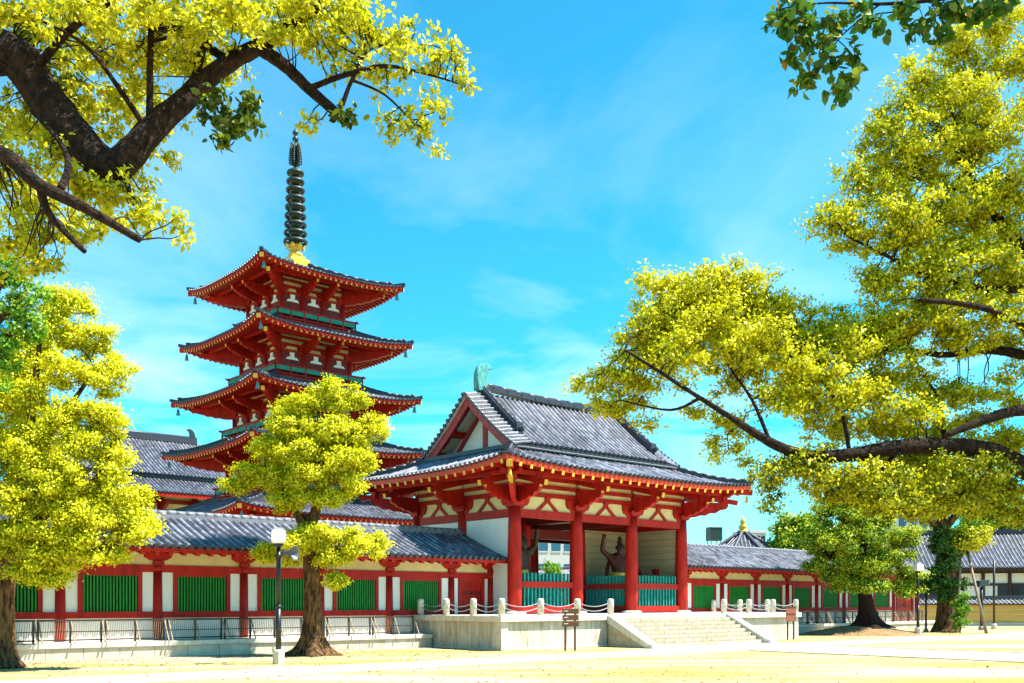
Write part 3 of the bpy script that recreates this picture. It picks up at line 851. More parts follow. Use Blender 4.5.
# ridges
rd = MB(OZ)
for i in range(10):
    x0 = -3.95 + 7.9 * i / 10; x1 = x0 + .792
    sg = lambda x: .14 * (x / 3.95) ** 2
    rd.beam((x0, 0, 10.30 + sg(x0)), (x1, 0, 10.30 + sg(x1)), .34, .12)
    rd.beam((x0, 0, 10.405 + sg(x0)), (x1, 0, 10.405 + sg(x1)), .26, .09)
    rd.tube([(x0, 0, 10.46 + sg(x0)), (x1, 0, 10.46 + sg(x1))], .10, 8)
    rd.tube([(x0 + .4, -.2, 10.36 + sg(x0)), (x0 + .4, .2, 10.36 + sg(x0))], .04, 6)
ridge = rd.build('main_ridge', M['ridge'], gate)
for sx in (-1, 1):
    for sy in (-1, 1):
        mb = gb(); pts = []
        for k in range(9):
            t = 1 - .74 * k / 8
            pts.append(Vector((sx * UX, sy * UY * (1 - t), up_z(t) + .16)))
        for p, q in zip(pts, pts[1:]):
            mb.beam(p, q + (q - p) * .03, .24, .26)
            mb.tube([p + Vector((0, 0, .17)), q + Vector((0, 0, .17))], .09, 6)
        e = pts[-1]; d = (pts[-1] - pts[-2]).normalized()
        mb.beam(e, e + d * .16 + Vector((0, 0, .1)), .34, .46)
        mb.tube([e + d * .1, e + d * .3 + Vector((0, 0, .12)), e + d * .38 + Vector((0, 0, .3))], [.13, .1, .04], 8)
        mb.build('descending_ridge', M['ridge'], gate)
    # owl-tail ridge ornament, its beak turned in along the ridge
    mb = MB()
    prof = [(-.30, 0), (-.34, .35), (-.33, .68), (-.22, .96), (-.02, 1.12), (.24, 1.16), (.42, 1.10), (.56, .97), (.38, .95), (.27, .80), (.25, .58), (.30, .30), (.33, 0)]
    n_ = len(prof); rings = []
    for yy, sc in ((-.17, .82), (-.10, 1), (.10, 1), (.17, .82)):
        rings.append([mb.vert((-sx * (p[0] * sc), yy * (1 - .35 * p[1]), p[1] * (.98 if sc < 1 else 1))) for p in prof])
    for a, b in zip(rings, rings[1:]):
        for k in range(n_): mb.face((a[k], a[(k + 1) % n_], b[(k + 1) % n_], b[k]), 0, None, True)
    mb.face(rings[0]); mb.face(rings[-1][::-1])
    sh = mb.build('owl_tail_ornament', M['verdigris'], gate); sh.location = (sx * 4.08, 0, 10.30 - PT)
    # gable: bargeboards, wall, king post, struts and purlin ends
    for sy in (-1, 1):
        mb = gb()
        for k in range(K):
            t0, t1 = k / K, (k + 1) / K
            y0, y1 = sy * (UY - .02) * (1 - t0), sy * (UY - .02) * (1 - t1)
            z0, z1 = up_z(t0) - .17, up_z(t1) - .17
            i = [mb.vert(p) for p in ((sx * 4.80, y0, z0 - .42), (sx * 4.80, y1, z1 - .42), (sx * 4.80, y1, z1), (sx * 4.80, y0, z0), (sx * 4.70, y0, z0 - .42), (sx * 4.70, y1, z1 - .42), (sx * 4.70, y1, z1), (sx * 4.70, y0, z0))]
            for f in ((0, 1, 2, 3), (7, 6, 5, 4), (0, 4, 5, 1)): mb.face([i[q] for q in f])
            if k == 0: mb.face([i[q] for q in (0, 3, 7, 4)])
        mb.build('bargeboard', M['pinkred'], gate)
        mb = gb(); mb.beam((sx * 3.86, sy * 1.95, 7.75), (sx * 3.86, sy * .05, 9.62), .12, .26, 0, up=(1, 0, 0)); mb.build('gable_strut', M['pinkred'], gate)
        for f_ in (.12, .46, ):
            y = sy * UY * (1 - f_ - .08); z = up_z(f_ + .08) - .34
            mb = gb(); mb.beam((sx * 3.7, y, z), (sx * 4.72, y, z), .26, .24, 0, endm=1); mb.build('gable_purlin', [M['red'], M['yellow']], gate)
        for f_ in (.28, .34, .62, .68):
            mb = gb(); y = sy * UY * (1 - f_); mb.beam((sx * (4.12 + .3 * (f_ % .06 > .01)), y, up_z(f_) - .22), (sx * (4.12 + .3 * (f_ % .06 > .01)), sy * UY * (1 - f_ - .26), up_z(f_ + .26) - .22), .1, .1); mb.build('gable_rafter', M['darkred'], gate)
    mb = gb(); mb.prism([(-2.75, 0), (2.75, 0), (0, 2.1)], (sx * 3.8, 0, 7.62), (0, 1, 0), (0, 0, 1), (1, 0, 0), .08); mb.build('gable_wall', M['white'], gate)
    mb = gb(); mb.box((sx * 3.9, -.13, 7.62), (sx * 3.8, .13, 9.55)); mb.build('king_post', M['pinkred'], gate)
    mb = gb(); mb.beam((sx * 3.9, -2.6, 7.72), (sx * 3.9, 2.6, 7.72), .1, .2); mb.build('gable_beam', M['pinkred'], gate)
    mb = gb(); mb.beam((sx * 3.7, 0, 9.72), (sx * 4.72, 0, 9.72), .24, .26, 0, endm=1); mb.build('gable_purlin', [M['red'], M['yellow']], gate)
    mb = gb(); mb.beam((sx * 4.87, -2.72, 7.66), (sx * 4.87, 2.72, 7.66), .2, .16); mb.build('skirt_ridge', M['ridge'], gate)
# walls of the side and the guardian niches
mb = gb(); mb.box((-GX - .05, -GY + .2, PT), (-GX + .05, GY - .2, 4.87)); mb.build('side_wall', M['white'], gate)
mb = gb(); mb.box((GX - .05, -GY + .2, PT), (GX + .05, GY - .2, 4.87)); mb.build('side_wall', M['boards'], gate)
for x0, x1 in ((-5, -1.667), (1.667, 5)):
    mb = gb(); mb.box((x0 + .2, -.05, PT), (x1 - .2, .05, 4.87)); mb.build('niche_wall', M['boards'], gate)
seg_beam('door_lintel', (-1.667, 0), (1.667, 0), 4.35, 4.75, .25, M['darkred'])
for x in XC[1:3]:
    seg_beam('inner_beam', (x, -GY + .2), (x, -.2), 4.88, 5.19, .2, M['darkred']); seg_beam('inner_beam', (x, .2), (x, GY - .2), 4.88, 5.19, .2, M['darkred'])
seg_beam('transom', (-1.45, GY), (1.45, GY), 4.25, 4.33, .12, M['cream'])
for x0, x1 in zip(XC, XC[1:]):
    seg_beam('rear_transom', (x0 + .25, GY), (x1 - .25, GY), 4.45, 4.6, .16, M['darkred'])
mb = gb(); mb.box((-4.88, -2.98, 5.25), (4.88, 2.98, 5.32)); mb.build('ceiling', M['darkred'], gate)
# teal palisades of the niches: front bays and the passage sides
def palisade(p, q):
    P = Vector((*p, 0)); Q = Vector((*q, 0)); d = (Q - P).normalized(); Ln = (Q - P).length
    mb = gb(); mb.beam(P + Vector((0, 0, 1.33)), Q + Vector((0, 0, 1.33)), .22, .26); pr_ = mb.build('palisade_sill', M['red'], gate)
    mb = gb(); mb.beam(P + Vector((0, 0, 2.30)), Q + Vector((0, 0, 2.30)), .16, .24); mb.build('palisade_rail', M['red'], gate)
    mb = gb(); n = int(Ln / .205)
    for i in range(n):
        c = P + d * (.1 + (Ln - .2) * (i + .5) / n)
        mb.beam(c + Vector((0, 0, 1.46)), c + Vector((0, 0, 2.76)), .095, .06, 0, up=d)
    mb.build('palisade', M['teal'], gate)
palisade((-4.72, -GY), (-1.95, -GY)); palisade((1.95, -GY), (4.72, -GY))
palisade((-1.667, -GY + .28), (-1.667, -.28)); palisade((1.667, -GY + .28), (1.667, -.28))

# guardian statues standing in the niches
def guardian(name, label, m, loc, rz, flip):
    root = thing(name, label, 'statue', loc, PHI + rz)
    f = -1 if flip else 1
    J = {'pel': (0, 0, 1.30), 'wai': (.04 * f, -.05, 1.55), 'che': (.10 * f, -.08, 1.98), 'nek': (.10 * f, -.1, 2.28), 'hea': (.06 * f, -.14, 2.50), 'top': (.05 * f, -.12, 2.72),
         'ls': (-.32, -.06, 2.12), 'le': (-.66, -.12, 2.40), 'lw': (-.62, -.25, 2.85), 'lh': (-.58, -.3, 3.02),
         'rs': (.46, -.06, 2.08), 're': (.74, -.06, 1.72), 'rw': (.86, -.34, 1.42), 'rh': (.88, -.42, 1.26),
         'lp': (-.20, 0, 1.18), 'lk': (-.34, -.18, .72), 'la': (-.36, 0, .20), 'lf': (-.42, -.26, .10),
         'rp': (.20, 0, 1.18), 'rk': (.32, -.06, .72), 'ra': (.40, .02, .20), 'rf': (.50, -.22, .10)}
    if f < 0: J = {k: (-v[0], v[1], v[2]) for k, v in J.items()}
    E = [('pel', 'wai'), ('wai', 'che'), ('che', 'nek'), ('nek', 'hea'), ('hea', 'top'), ('che', 'ls'), ('ls', 'le'), ('le', 'lw'), ('lw', 'lh'), ('che', 'rs'), ('rs', 're'), ('re', 'rw'), ('rw', 'rh'),
         ('pel', 'lp'), ('lp', 'lk'), ('lk', 'la'), ('la', 'lf'), ('pel', 'rp'), ('rp', 'rk'), ('rk', 'ra'), ('ra', 'rf')]
    RD = dict(pel=.27, wai=.28, che=.34, nek=.11, hea=.17, top=.10, ls=.15, le=.12, lw=.085, lh=.11, rs=.15, re=.12, rw=.085, rh=.11, lp=.2, lk=.15, la=.09, lf=.08, rp=.2, rk=.15, ra=.09, rf=.08)
    ks = list(J); me = bpy.data.meshes.new('body')
    me.from_pydata([J[k] for k in ks], [(ks.index(a), ks.index(b)) for a, b in E], [])
    ob = bpy.data.objects.new('body', me); scene.collection.objects.link(ob)
    md = ob.modifiers.new('skin', 'SKIN'); 
    for i, k in enumerate(ks):
        me.skin_vertices[0].data[i].radius = (RD[k], RD[k] * .85)
    me.skin_vertices[0].data[0].use_root = True
    sb = ob.modifiers.new('sub', 'SUBSURF'); sb.levels = 2; sb.render_levels = 2
    dg = bpy.context.evaluated_depsgraph_get()
    m2 = bpy.data.meshes.new_from_object(ob.evaluated_get(dg)); ob.modifiers.clear(); ob.data = m2
    m2.materials.clear(); m2.materials.append(m)
    for p in m2.polygons: p.use_smooth = True
    ob.parent = root
    mb = MB(); prof = []
    mb.lathe([(.50, .55), (.46, .8), (.40, 1.1), (.33, 1.45), (.31, 1.5)], 14); mb.build('skirt_cloth', M['cloth'], root)
    mb = MB(); p, r = smooth_path([((-.42 * f, -.2, .75), .05), ((-.46 * f, -.1, 1.25), .07), ((-.34 * f, .12, 1.9), .08), ((.02 * f, .2, 2.28), .08), ((.38 * f, .12, 1.95), .08), ((.50 * f, -.1, 1.3), .07), ((.46 * f, -.22, .7), .05)], 5)
    mb.tube(p, r, 8); mb.build('scarf', m, root); root.scale = (1.15, 1.15, 1.15)
    hx, hy, hz = J['hea']
    for s_ in (-1, 1):
        mb = MB(); mb.lathe([(.012, -.02), (.028, 0), (.012, .02)], 8); e_ = mb.build('eye', M['black'], root); e_.location = (hx + s_ * .06, hy - .145, hz + .05)
        mb = MB(); mb.beam((hx + s_ * .02, hy - .15, hz + .085), (hx + s_ * .12, hy - .12, hz + .115), .03, .03); mb.build('eyebrow', M['dwood'], root)
        mb = MB(); mb.tube([(hx + s_ * .15, hy, hz - .08), (hx + s_ * .165, hy, hz + .02), (hx + s_ * .155, hy, hz + .1)], [.02, .03, .02], 6); mb.build('ear', m, root)
    mb = MB(); mb.tube([(hx, hy - .13, hz + .08), (hx, hy - .18, hz - .02), (hx, hy - .14, hz - .03)], [.02, .035, .02], 6); mb.build('nose', m, root)
    mb = MB(); mb.beam((hx - .06, hy - .15, hz - .085), (hx + .06, hy - .15, hz - .085), .03, .025); mb.build('mouth', M['dwood'], root)
    mb = MB(); mb.lathe([(.30, 1.38), (.335, 1.42), (.335, 1.52), (.30, 1.56)], 14); mb.build('belt', M['gold'], root)
    mb = MB(); mb.lathe([(.03, 2.95), (.09, 2.86), (.07, 2.76), (.15, 2.70)], 10, (J['top'][0], J['top'][1])); mb.build('topknot', M['dwood'], root)
    mb = MB(); mb.lathe([(.62, 0), (.72, .04), (.66, .12), (.5, .14)], 14); mb.build('rock_base', M['dwood'], root)
    return root
guardian('guardian_statue', 'red lacquered guardian statue with raised arm in the right niche of the gate', M['statue'], AB(8.85 + 2.72, 6.76 - 1.35, PT), -.6, False)
guardian('guardian_statue', 'dark brown guardian statue with raised arm in the left niche of the gate', M['statue2'], AB(8.85 - 3.33, 6.76 - 1.5, PT), 0, True)

# ================================================================== CORRIDORS
def corridor(name, label, loc, rot, cols, kinds, xr0, xr1, cap0=True, cap1=True, detail=True, rafter_rng=None, solid=False):
    """cols: column positions along x; kinds: what stands between them; front wall on y=0, ridge on y=1.7"""
    t = thing(name, label, 'corridor', loc, rot)
    B = .48
    for x in cols:
        mb = MB(); mb.lathe([(.15, B), (.155, 1.2), (.14, 2.55)], 12); mb.lathe([(.14, 2.55), (.14, 2.76)], 12); mb.box((-.16, -.16, 2.74), (.16, .16, 2.86))
        mb.prism([(-.42, .26), (-.42, .12), (-.25, .02), (0, 0), (.25, .02), (.42, .12), (.42, .26)], (0, 0, 2.86), (1, 0, 0), (0, 0, 1), (0, 1, 0), .2)
        c = mb.build('column', M['red'], t); c.location = (x, 0, 0)
        mb = MB(); mb.lathe([(.13, B), (.13, 2.86)], 10); c = mb.build('rear_column', M['red'], t); c.location = (x, 3.4, 0)
    for (x0, x1), kd in zip(zip(cols, cols[1:]), kinds):
        W = x1 - x0
        mb = MB(); mb.box((x0 + .1, -.07, 2.52), (x1 - .1, .09, 2.74)); mb.build('head_beam', M['red'], t)
        mb = MB(); mb.box((x0 + .1, -.02, 2.74), (x1 - .1, .06, 3.12)); mb.build('frieze_panel', M['cream'], t)
        if kd == 'window':
            mb = MB(); mb.box((x0 + .1, -.02, B), (x1 - .1, .06, 1.14)); mb.build('dado_panel', M['white'], t)
            mb = MB(); mb.box((x0 + .1, -.09, 1.14), (x1 - .1, .1, 1.33)); mb.build('sill_rail', M['red'], t)
            for xa, xb in ((x0 + .1, x0 + W * .17), (x1 - W * .17, x1 - .1)):
                mb = MB(); mb.box((xa, -.02, 1.33), (xb, .06, 2.52)); mb.build('wall_panel', M['white'], t)
            a, b = x0 + W * .17, x1 - W * .17
            mb = MB(); mb.box((a + .12, .05, 1.33), (b - .12, .08, 2.40)); wn = mb.build('window', M['green' if solid else 'dgreen'], t)
            mb = MB(); mb.box((a, -.07, 1.33), (a + .13, .1, 2.52)); mb.box((b - .13, -.07, 1.33), (b, .1, 2.52)); mb.box((a + .13, -.068, 2.4), (b - .13, .098, 2.52)); mb.build('frame', M['red'], wn)
            mb = MB(); n = 17
            for i in range(n):
                x = a + .13 + (b - a - .26) * (i + .5) / n
                mb.beam((x, -.01, 1.33), (x, -.01, 2.4), .046, .05, 0, up=(0, 1, 0))
            mb.build('slats', M['green'], wn)
        elif kd == 'door':
            mb = MB(); mb.box((x0 + .1, -.02, B), (x0 + .34, .06, 2.52)); mb.build('wall_panel', M['white'], t)
            mb = MB(); mb.box((x1 - .34, -.02, B), (x1 - .1, .06, 2.52)); mb.build('wall_panel', M['white'], t)
            mb = MB(); mb.box((x0 + .34, -.08, B), (x0 + .5, .1, 2.52)); mb.box((x1 - .5, -.08, B), (x1 - .34, .1, 2.52)); mb.box((x0 + .5, -.078, 2.36), (x1 - .5, .098, 2.52)); mb.box((x0 + .5, -.078, B), (x1 - .5, .098, B + .14)); fr = mb.build('door_frame', M['red'], t)
            xm = (x0 + x1) / 2
            for xa, xb in ((x0 + .5, xm - .01), (xm + .01, x1 - .5)):
                mb = MB(); mb.box((xa, -.01, B + .14), (xb, .05, 2.36)); dl = mb.build('door', M['red'], t)
                mb = MB()
                for z in (.75, 1.3, 1.9): mb.box((xa + .02, -.04, z), (xb - .02, -.012, z + .12))
                mb.build('batten', M['darkred'], dl)
                mb = MB(); mb.lathe([(.045, 0), (.045, .03), (.02, .05)], 10); k_ = mb.build('handle', M['black'], dl); k_.rotation_euler = (R(90), 0, 0); k_.location = (xb - .09 if xa < xm - .1 else xa + .09, -.012, 1.5)
        elif kd == 'plain':
            mb = MB(); mb.box((x0 + .1, -.02, B), (x1 - .1, .06, 2.52)); mb.build('wall_panel', M['white'], t)
    # wall plate, eaves and roof
    mb = MB(); mb.box((xr0 + .05, -.1, 3.12), (xr1 - .05, .12, 3.28)); mb.build('wall_plate', M['red'], t)
    mb = MB(); mb.box((xr0 + .05, 3.3, 2.86), (xr1 - .05, 3.5, 3.28)); mb.build('rear_plate', M['red'], t)
    for sgn in (0, 1):
        mb = MB()
        ye, yw = (-1.06, 1.7) if sgn == 0 else (4.46, 1.7)
        mb.poly([(xr0, ye, 3.16), (xr1, ye, 3.16), (xr1, yw, 4.2), (xr0, yw, 4.2)]); mb.build('soffit', M['cream'], t)
        mb = MB(); s = -1 if sgn == 0 else 1
        mb.box((xr0, ye, 3.1), (xr1, ye - .06 * -s * -1 if False else ye + (.07 if sgn == 0 else -.07), 3.22)); mb.build('fascia_board', M['red'], t)
    if rafter_rng:
        n = int((rafter_rng[1] - rafter_rng[0]) / .42)
        for i in range(n + 1):
            x = rafter_rng[0] + .42 * i
            mb = MB(); mb.beam((x, -.98, 3.06), (x, .1, 3.40), .13, .12, 0, endm=1); mb.build('rafter', [M['red'], M['orange']], t)
    mb = MB(); Kc = 5
    for sgn in (0, 1):
        n = max(2, int(round((xr1 - xr0) / .27))); rows = []
        for i in range(n + 1):
            x = xr0 + .08 + (xr1 - xr0 - .16) * i / n; row = []
            for k in range(Kc + 1):
                q = k / Kc
                y = -1.12 + 2.82 * q if sgn == 0 else 4.52 - 2.82 * q
                row.append(Vector((x, y, 3.25 + 1.13 * (.85 * q + .15 * q * q))))
            rows.append(row)
        tile_rows(mb, rows, (1, 0, 0), .082, first=sgn * 400)
    mb.build('roof', [M['tile'], M['pan'], M['ridge']], t)
    mb = MB(); mb.box((xr0, 1.56, 4.30), (xr1, 1.84, 4.385)); mb.box((xr0, 1.59, 4.389), (xr1, 1.81, 4.45)); xx = xr0
    while xx < xr1 - .05:
        x2 = min(xx + .32, xr1); zz = random.uniform(-.008, .008); mb.tube([(xx, 1.7, 4.48 + zz), (x2 - .015, 1.7, 4.48 + zz)], .10, 8); xx = x2
    mb.build('ridge', M['ridgelight'], t)
    for c, x in ((cap0, xr0), (cap1, xr1)):
        if c:
            mb = MB(); sg = 1 if x == xr0 else -1
            mb.prism([(-1.0, 0), (0, 1.05), (1.0, 0)], (x + sg * .6, 1.7, 3.28), (0, 1, 0), (0, 0, 1), (1, 0, 0), .1); mb.build('gable_wall', M['white'], t)
    return t
BAY = 2.82
lc = [1.8 - BAY * k for k in range(8, -1, -1)] + [3.75]
corridor('temple_corridor', 'long red and white corridor with green slatted windows running left from the gate', AB(0, 5.0), PHI, lc, ['window'] * 8 + ['door'], -21.3, 3.78, rafter_rng=(-14.5, 3.5), cap1=False)
rc = [13.96] + [15.76 + BAY * k for k in range(9)]
corridor('temple_corridor', 'corridor with closed green windows and a red double door, right of the gate', AB(0, 5.0), PHI, rc, ['window'] * 8 + ['door'], 13.92, 39.9, rafter_rng=(14.1, 39.5), cap0=False, solid=True)
ec = [BAY * k for k in range(19)]
corridor('temple_corridor', 'east corridor roof glimpsed through the open gate behind the courtyard', AB(38.4, 9.6), PHI + R(90), ec, ['plain'] * 18, -.2, 51)

def plinth(label, a0, a1, side):
    t = thing('stone_plinth', label, 'plinth', AB(0, 3.7))
    mb = MB(); mb.box((a0, 0.06, 0), (a1, 6.3, .34)); mb.build('plinth_wall', M['plinthwall'], t)
    mb = MB(); x = a0
    while x < a1 - .05:
        x2 = min(x + 1.3, a1); mb.box((x, 0, .34), (x2 - .006, 6.36, .48), 0, .012); x = x2
    mb.build('coping', M['stone'], t)
plinth('long low granite plinth under the left corridor', -21.6, -.03, 0)
plinth('long low granite plinth under the right corridor', 17.75, 39.6, 1)

# low metal fences on the plinths
def fence_panel(a, label, group):
    t = thing('fence_panel', label, 'fence', AB(a, 3.92, .48), group=group)
    W = 1.74
    mb = MB(); mb.box((0, -.02, .60), (W, .02, .65)); mb.box((0, -.02, .06), (W, .02, .10)); mb.build('rail', M['dwood'], t)
    for x in (.03, W / 2, W - .03):
        mb = MB(); mb.box((x - .025, .022, 0), (x + .025, .07, .64)); mb.build('post', M['black'], t)
        mb = MB(); mb.beam((x, -.03, .60), (x, -.34, .01), .035, .03); mb.build('brace', M['wood'], t)
    mb = MB(); mb.beam((-.02, -.19, .32), (W + .02, -.19, .32), .025, .025); mb.build('tie_bar', M['dwood'], t)
    mb = MB(); n = 26
    for i in range(n):
        x = .05 + (W - .1) * (i + .5) / n
        mb.beam((x - .02, 0, .1), (x + .02, 0, .6), .012, .010, 0, up=(0, 1, 0))
    mb.build('lattice', M['wood'], t)
    return t
for k in range(11):
    fence_panel(-2.42 - 1.8 * k, 'low metal fence panel on the left plinth, %s from the granite terrace' % ORD[k], 'fence panels along the left corridor')
for k in range(10):
    fence_panel(19.2 + 1.8 * k, 'low metal fence panel on the right plinth, %s from the granite terrace' % ORD[k], 'fence panels along the right corridor')

# stone posts and chains round the terrace
posts = {}
def stone_post(a, b, label):
    t = thing('stone_post', label, 'post', AB(a, b, PT), group='stone posts round the terrace')
    mb = MB(); mb.lathe([(.115, 0), (.115, .5), (.105, .56), (.06, .585)], 14); mb.build('shaft', M['stone'], t)
    mb = MB(); mb.tube([(-.135, 0, .40), (.135, 0, .40)], .022, 6); mb.build('chain_eye', M['steel'], t)
FR = [(.16, .16), (1.93, .16), (3.71, .16), (5.44, .16)]
LS = [(.16, 1.64), (.16, 3.15), (.16, 4.67)]
names = ['at the front left corner of the terrace', 'on the front edge, next after the left corner', 'on the front edge behind the brown signboard', 'at the top left of the steps']
for p, n_ in zip(FR, names): stone_post(*p, 'pale stone post ' + n_)
for p, n_ in zip(LS, ['nearest the front left corner', 'midway', 'farthest back beside the corridor']): stone_post(*p, 'pale stone post on the left side edge, ' + n_)
names = ['at the front right corner of the terrace beside the reddish sign', 'on the front edge, next before the right corner', 'on the front edge, next after the steps on the right', 'at the top right of the steps']
for p, n_ in zip(FR, names): stone_post(17.7 - p[0], p[1], 'pale stone post ' + n_)
for p, n_ in zip(LS, ['nearest the front right corner', 'midway', 'farthest back']): stone_post(17.7 - p[0], p[1], 'pale stone post on the right side edge, ' + n_)
def chain(p, q, where):
    for nm, z, sag in (('upper', .42, .14), ('lower', .27, .16)):
        a = AB(*p, PT + z); b = AB(*q, PT + z); d = b - a
        mb = MB(); pts = [Vector((0, 0, 0)) + d * (k / 12) - Vector((0, 0, sag * 4 * (k / 12) * (1 - k / 12))) for k in range(13)]
        pts = [d * .06 + p_ * .88 for p_ in pts]
        mb.tube(pts, .016, 6)
        o = mb.build('chain', M['steel'], None); o.location = a
        tag(o, '%s pale chain slung %s' % (nm, where), 'chain', 'chains between the stone posts')
wf = ['between the left corner post and the next front post', 'between the second and third front posts from the left', 'behind the brown signboard, ending at the steps']
ws = ['on the left side edge nearest the corner', 'on the left side edge, middle span', 'on the left side edge nearest the corridor']
for k in range(3):
    chain(FR[k], FR[k + 1], wf[k]); chain(([FR[0]] + LS)[k], ([FR[0]] + LS)[k + 1], ws[k])
mir = lambda p: (17.7 - p[0], p[1])
wf = ['between the right corner post and the next front post', 'over the right front wall, middle span', 'over the right front wall nearest the steps']
ws = ['on the right side edge nearest the corner', 'on the right side edge, middle span', 'on the right side edge at the back']
for k in range(3):
    chain(mir(FR[k]), mir(FR[k + 1]), wf[k]); chain(mir(([FR[0]] + LS)[k]), mir(([FR[0]] + LS)[k + 1]), ws[k])

# ================================================================== PAGODA
pag = thing('pagoda', 'tall five storey red pagoda with curved tile roofs and dark ringed spire', 'pagoda', AB(8.85, 29.3))
OFF[0] = (0, 0, 0)
HS = [7.3, 5.9, 5.5, 5.12, 4.75]; ZS = [6.2, 10.15, 13.35, 16.7, 20.15]; BW = [3.5, 2.95, 2.65, 2.35, 2.05, .55]
mb = MB(); mb.box((-5.4, -5.4, 0), (5.4, 5.4, 1.2), 0, .03); mb.build('stone_base', M['stone'], pag)
RAFT = []
for lv in range(5):
    h = HS[lv]; ze = ZS[lv]; bw = BW[lv]; nb = BW[lv + 1] + (.35 if lv < 4 else 0)
    up = .42; zi = ze + .62
    rise = (h - nb) * .40
    zt = ze + .12 + rise
    zb = 1.2 if lv == 0 else ZS[lv - 1] + .12 + (HS[lv - 1] - BW[lv] - .35) * .40 - .25   # storey floor
    H2 = (h, h); B2 = (bw, bw)
    # tiled roof with everything that hangs under it
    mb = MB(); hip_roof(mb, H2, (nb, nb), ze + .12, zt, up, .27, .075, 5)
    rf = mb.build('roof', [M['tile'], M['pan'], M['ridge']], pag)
    hip_ridges(rf, H2, (nb, nb), ze + .12, zt, up, .26, .24, .16)
    eave_trim(H2, ze + .10, up, rf, drop=.0, th=.15, m=M['red'], off=.05)
    eave_trim((h - .12, h - .12), ze - .06, up, rf, drop=.0, th=.06, m=M['red'], off=.05)
    soffit(H2, B2, ze - .02, zi, up, rf, M['cream'])
    for fi in (0, 3, 1, 2):
        for r_ in rafter_list(H2, B2, ze - .10, zi - .09, up, .36, (fi,), prot=.10):
            RAFT.append((lv, fi, r_, rf))
    for sx in (-1, 1):
        for sy in (-1, 1):
            mb = MB(); mb.beam((sx * bw, sy * bw, zi - .12), (sx * (h - .06), sy * (h - .06), ze + up - .12), .22, .24, 0, endm=1); mb.build('hip_rafter', [M['red'], M['yellow']], rf)
            mb = MB(); mb.lathe([(.015, .50), (.02, .36), (.07, .32), (.09, .12), (.13, 0)], 10); b_ = mb.build('wind_bell', M['verdigris'], rf); b_.location = (sx * (h - .35), sy * (h - .35), ze + up - .72)
    # outer purlin carried by the bracket arms
    op = bw + (h - bw) * .52; zp = ze + .30
    for p, q in (((-op - .5, -op), (op + .5, -op)), ((-op - .5, op), (op + .5, op)), ((-op, -op - .5), (-op, op + .5)), ((op, -op - .5), (op, op + .5))):
        mb = MB(); dz = .012 if p[0] == q[0] else 0
        mb.beam((*p, zp - .16 + dz), (*q, zp - .16 + dz), .2, .2, 0, endm=1); mb.build('eave_purlin', [M['red'], M['yellow']], rf)
    # body: columns, white bays, beams
    for fi in range(4):
        (nx, ny), (ax, ay) = FACES[fi]
        q3 = lambda d, s, z: Vector((nx * d + ax * s, ny * d + ay * s, z))
        A_ = Vector((ax, ay, 0)); Nn = Vector((nx, ny, 0))
        mb = MB(); mb.beam(q3(bw - .06, -bw + .06, (zb + zi) / 2), q3(bw - .06, bw - .06, (zb + zi) / 2), .08, zi - zb); mb.build('wall_panel', M['cream' if lv else 'white'], pag)
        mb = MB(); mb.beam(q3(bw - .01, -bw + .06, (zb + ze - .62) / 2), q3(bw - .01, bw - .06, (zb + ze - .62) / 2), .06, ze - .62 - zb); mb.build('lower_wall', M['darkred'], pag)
        zc = ze - .55
        for z, th_ in ((zb + .42, .12), (zc, .16), (zc + .36, .15), (zc + .72, .14), (zc + 1.0, .12)):
            mb = MB(); mb.beam(q3(bw + .02, -bw, z), q3(bw + .02, bw, z), .12, th_); mb.build('wall_beam', M['red'], pag)
        for i in range(4):
            s = -bw + 2 * bw * i / 3
            if i < 3:
                mb = MB(); mb.tube([q3(bw, s, zb), q3(bw, s, zc)], .15, 10); mb.build('column', M['red'], pag)
                # small boat-shaped struts between the columns
                mb = MB(); mb.prism([(-.42, 0), (.42, 0), (.30, .13), (.13, .16), (.15, .42), (-.15, .42), (-.13, .16), (-.30, .13)], q3(bw + .05, s + bw / 3, zc - .50), A_, (0, 0, 1), Nn, .08); mb.build('strut_block', M['white'], pag)
            # projecting arms
            if 0 < i < 3:
                mb = MB(); mb.prism(cloud_arm(op - bw + .2, .62), q3(bw, s, zc - .05), Nn, (0, 0, 1), A_, .22); mb.build('cloud_bracket', M['red'], pag)
                mb = MB(); mb.beam(q3(bw - .1, s, zi - .10), q3(op + .35, s, zp - .32), .16, .2, 0, endm=1); mb.build('tail_rafter', [M['red'], M['yellow']], pag)
            for sg in (-1, 1):
                if (i == 0 and sg < 0) or (i == 3 and sg > 0): continue
                mb = MB(); mb.prism([(0, 0), (.2, 0), (.42, .14), (.42, .28), (0, .28)], q3(bw + .05, s, zc + .02), A_ * sg, (0, 0, 1), Nn, .16); mb.build('bracket_arm', M['red'], pag)
    for sx in (-1, 1):
        for sy in (-1, 1):
            nr = Vector((sx, sy, 0)).normalized(); E = Vector((sx * bw, sy * bw, ze - .6))
            mb = MB(); mb.prism(cloud_arm((op - bw) * 1.414 + .3, .66), E, nr, (0, 0, 1), Vector((-nr.y, nr.x, 0)), .26); cb = mb.build('cloud_bracket', M['red'], pag)
            mb = MB(); mb.beam(E + Vector((0, 0, .9)), E + nr * ((op - bw) * 1.414 + .55) + Vector((0, 0, .52)), .2, .24, 0, endm=1); mb.build('tail_rafter', [M['red'], M['yellow']], pag)
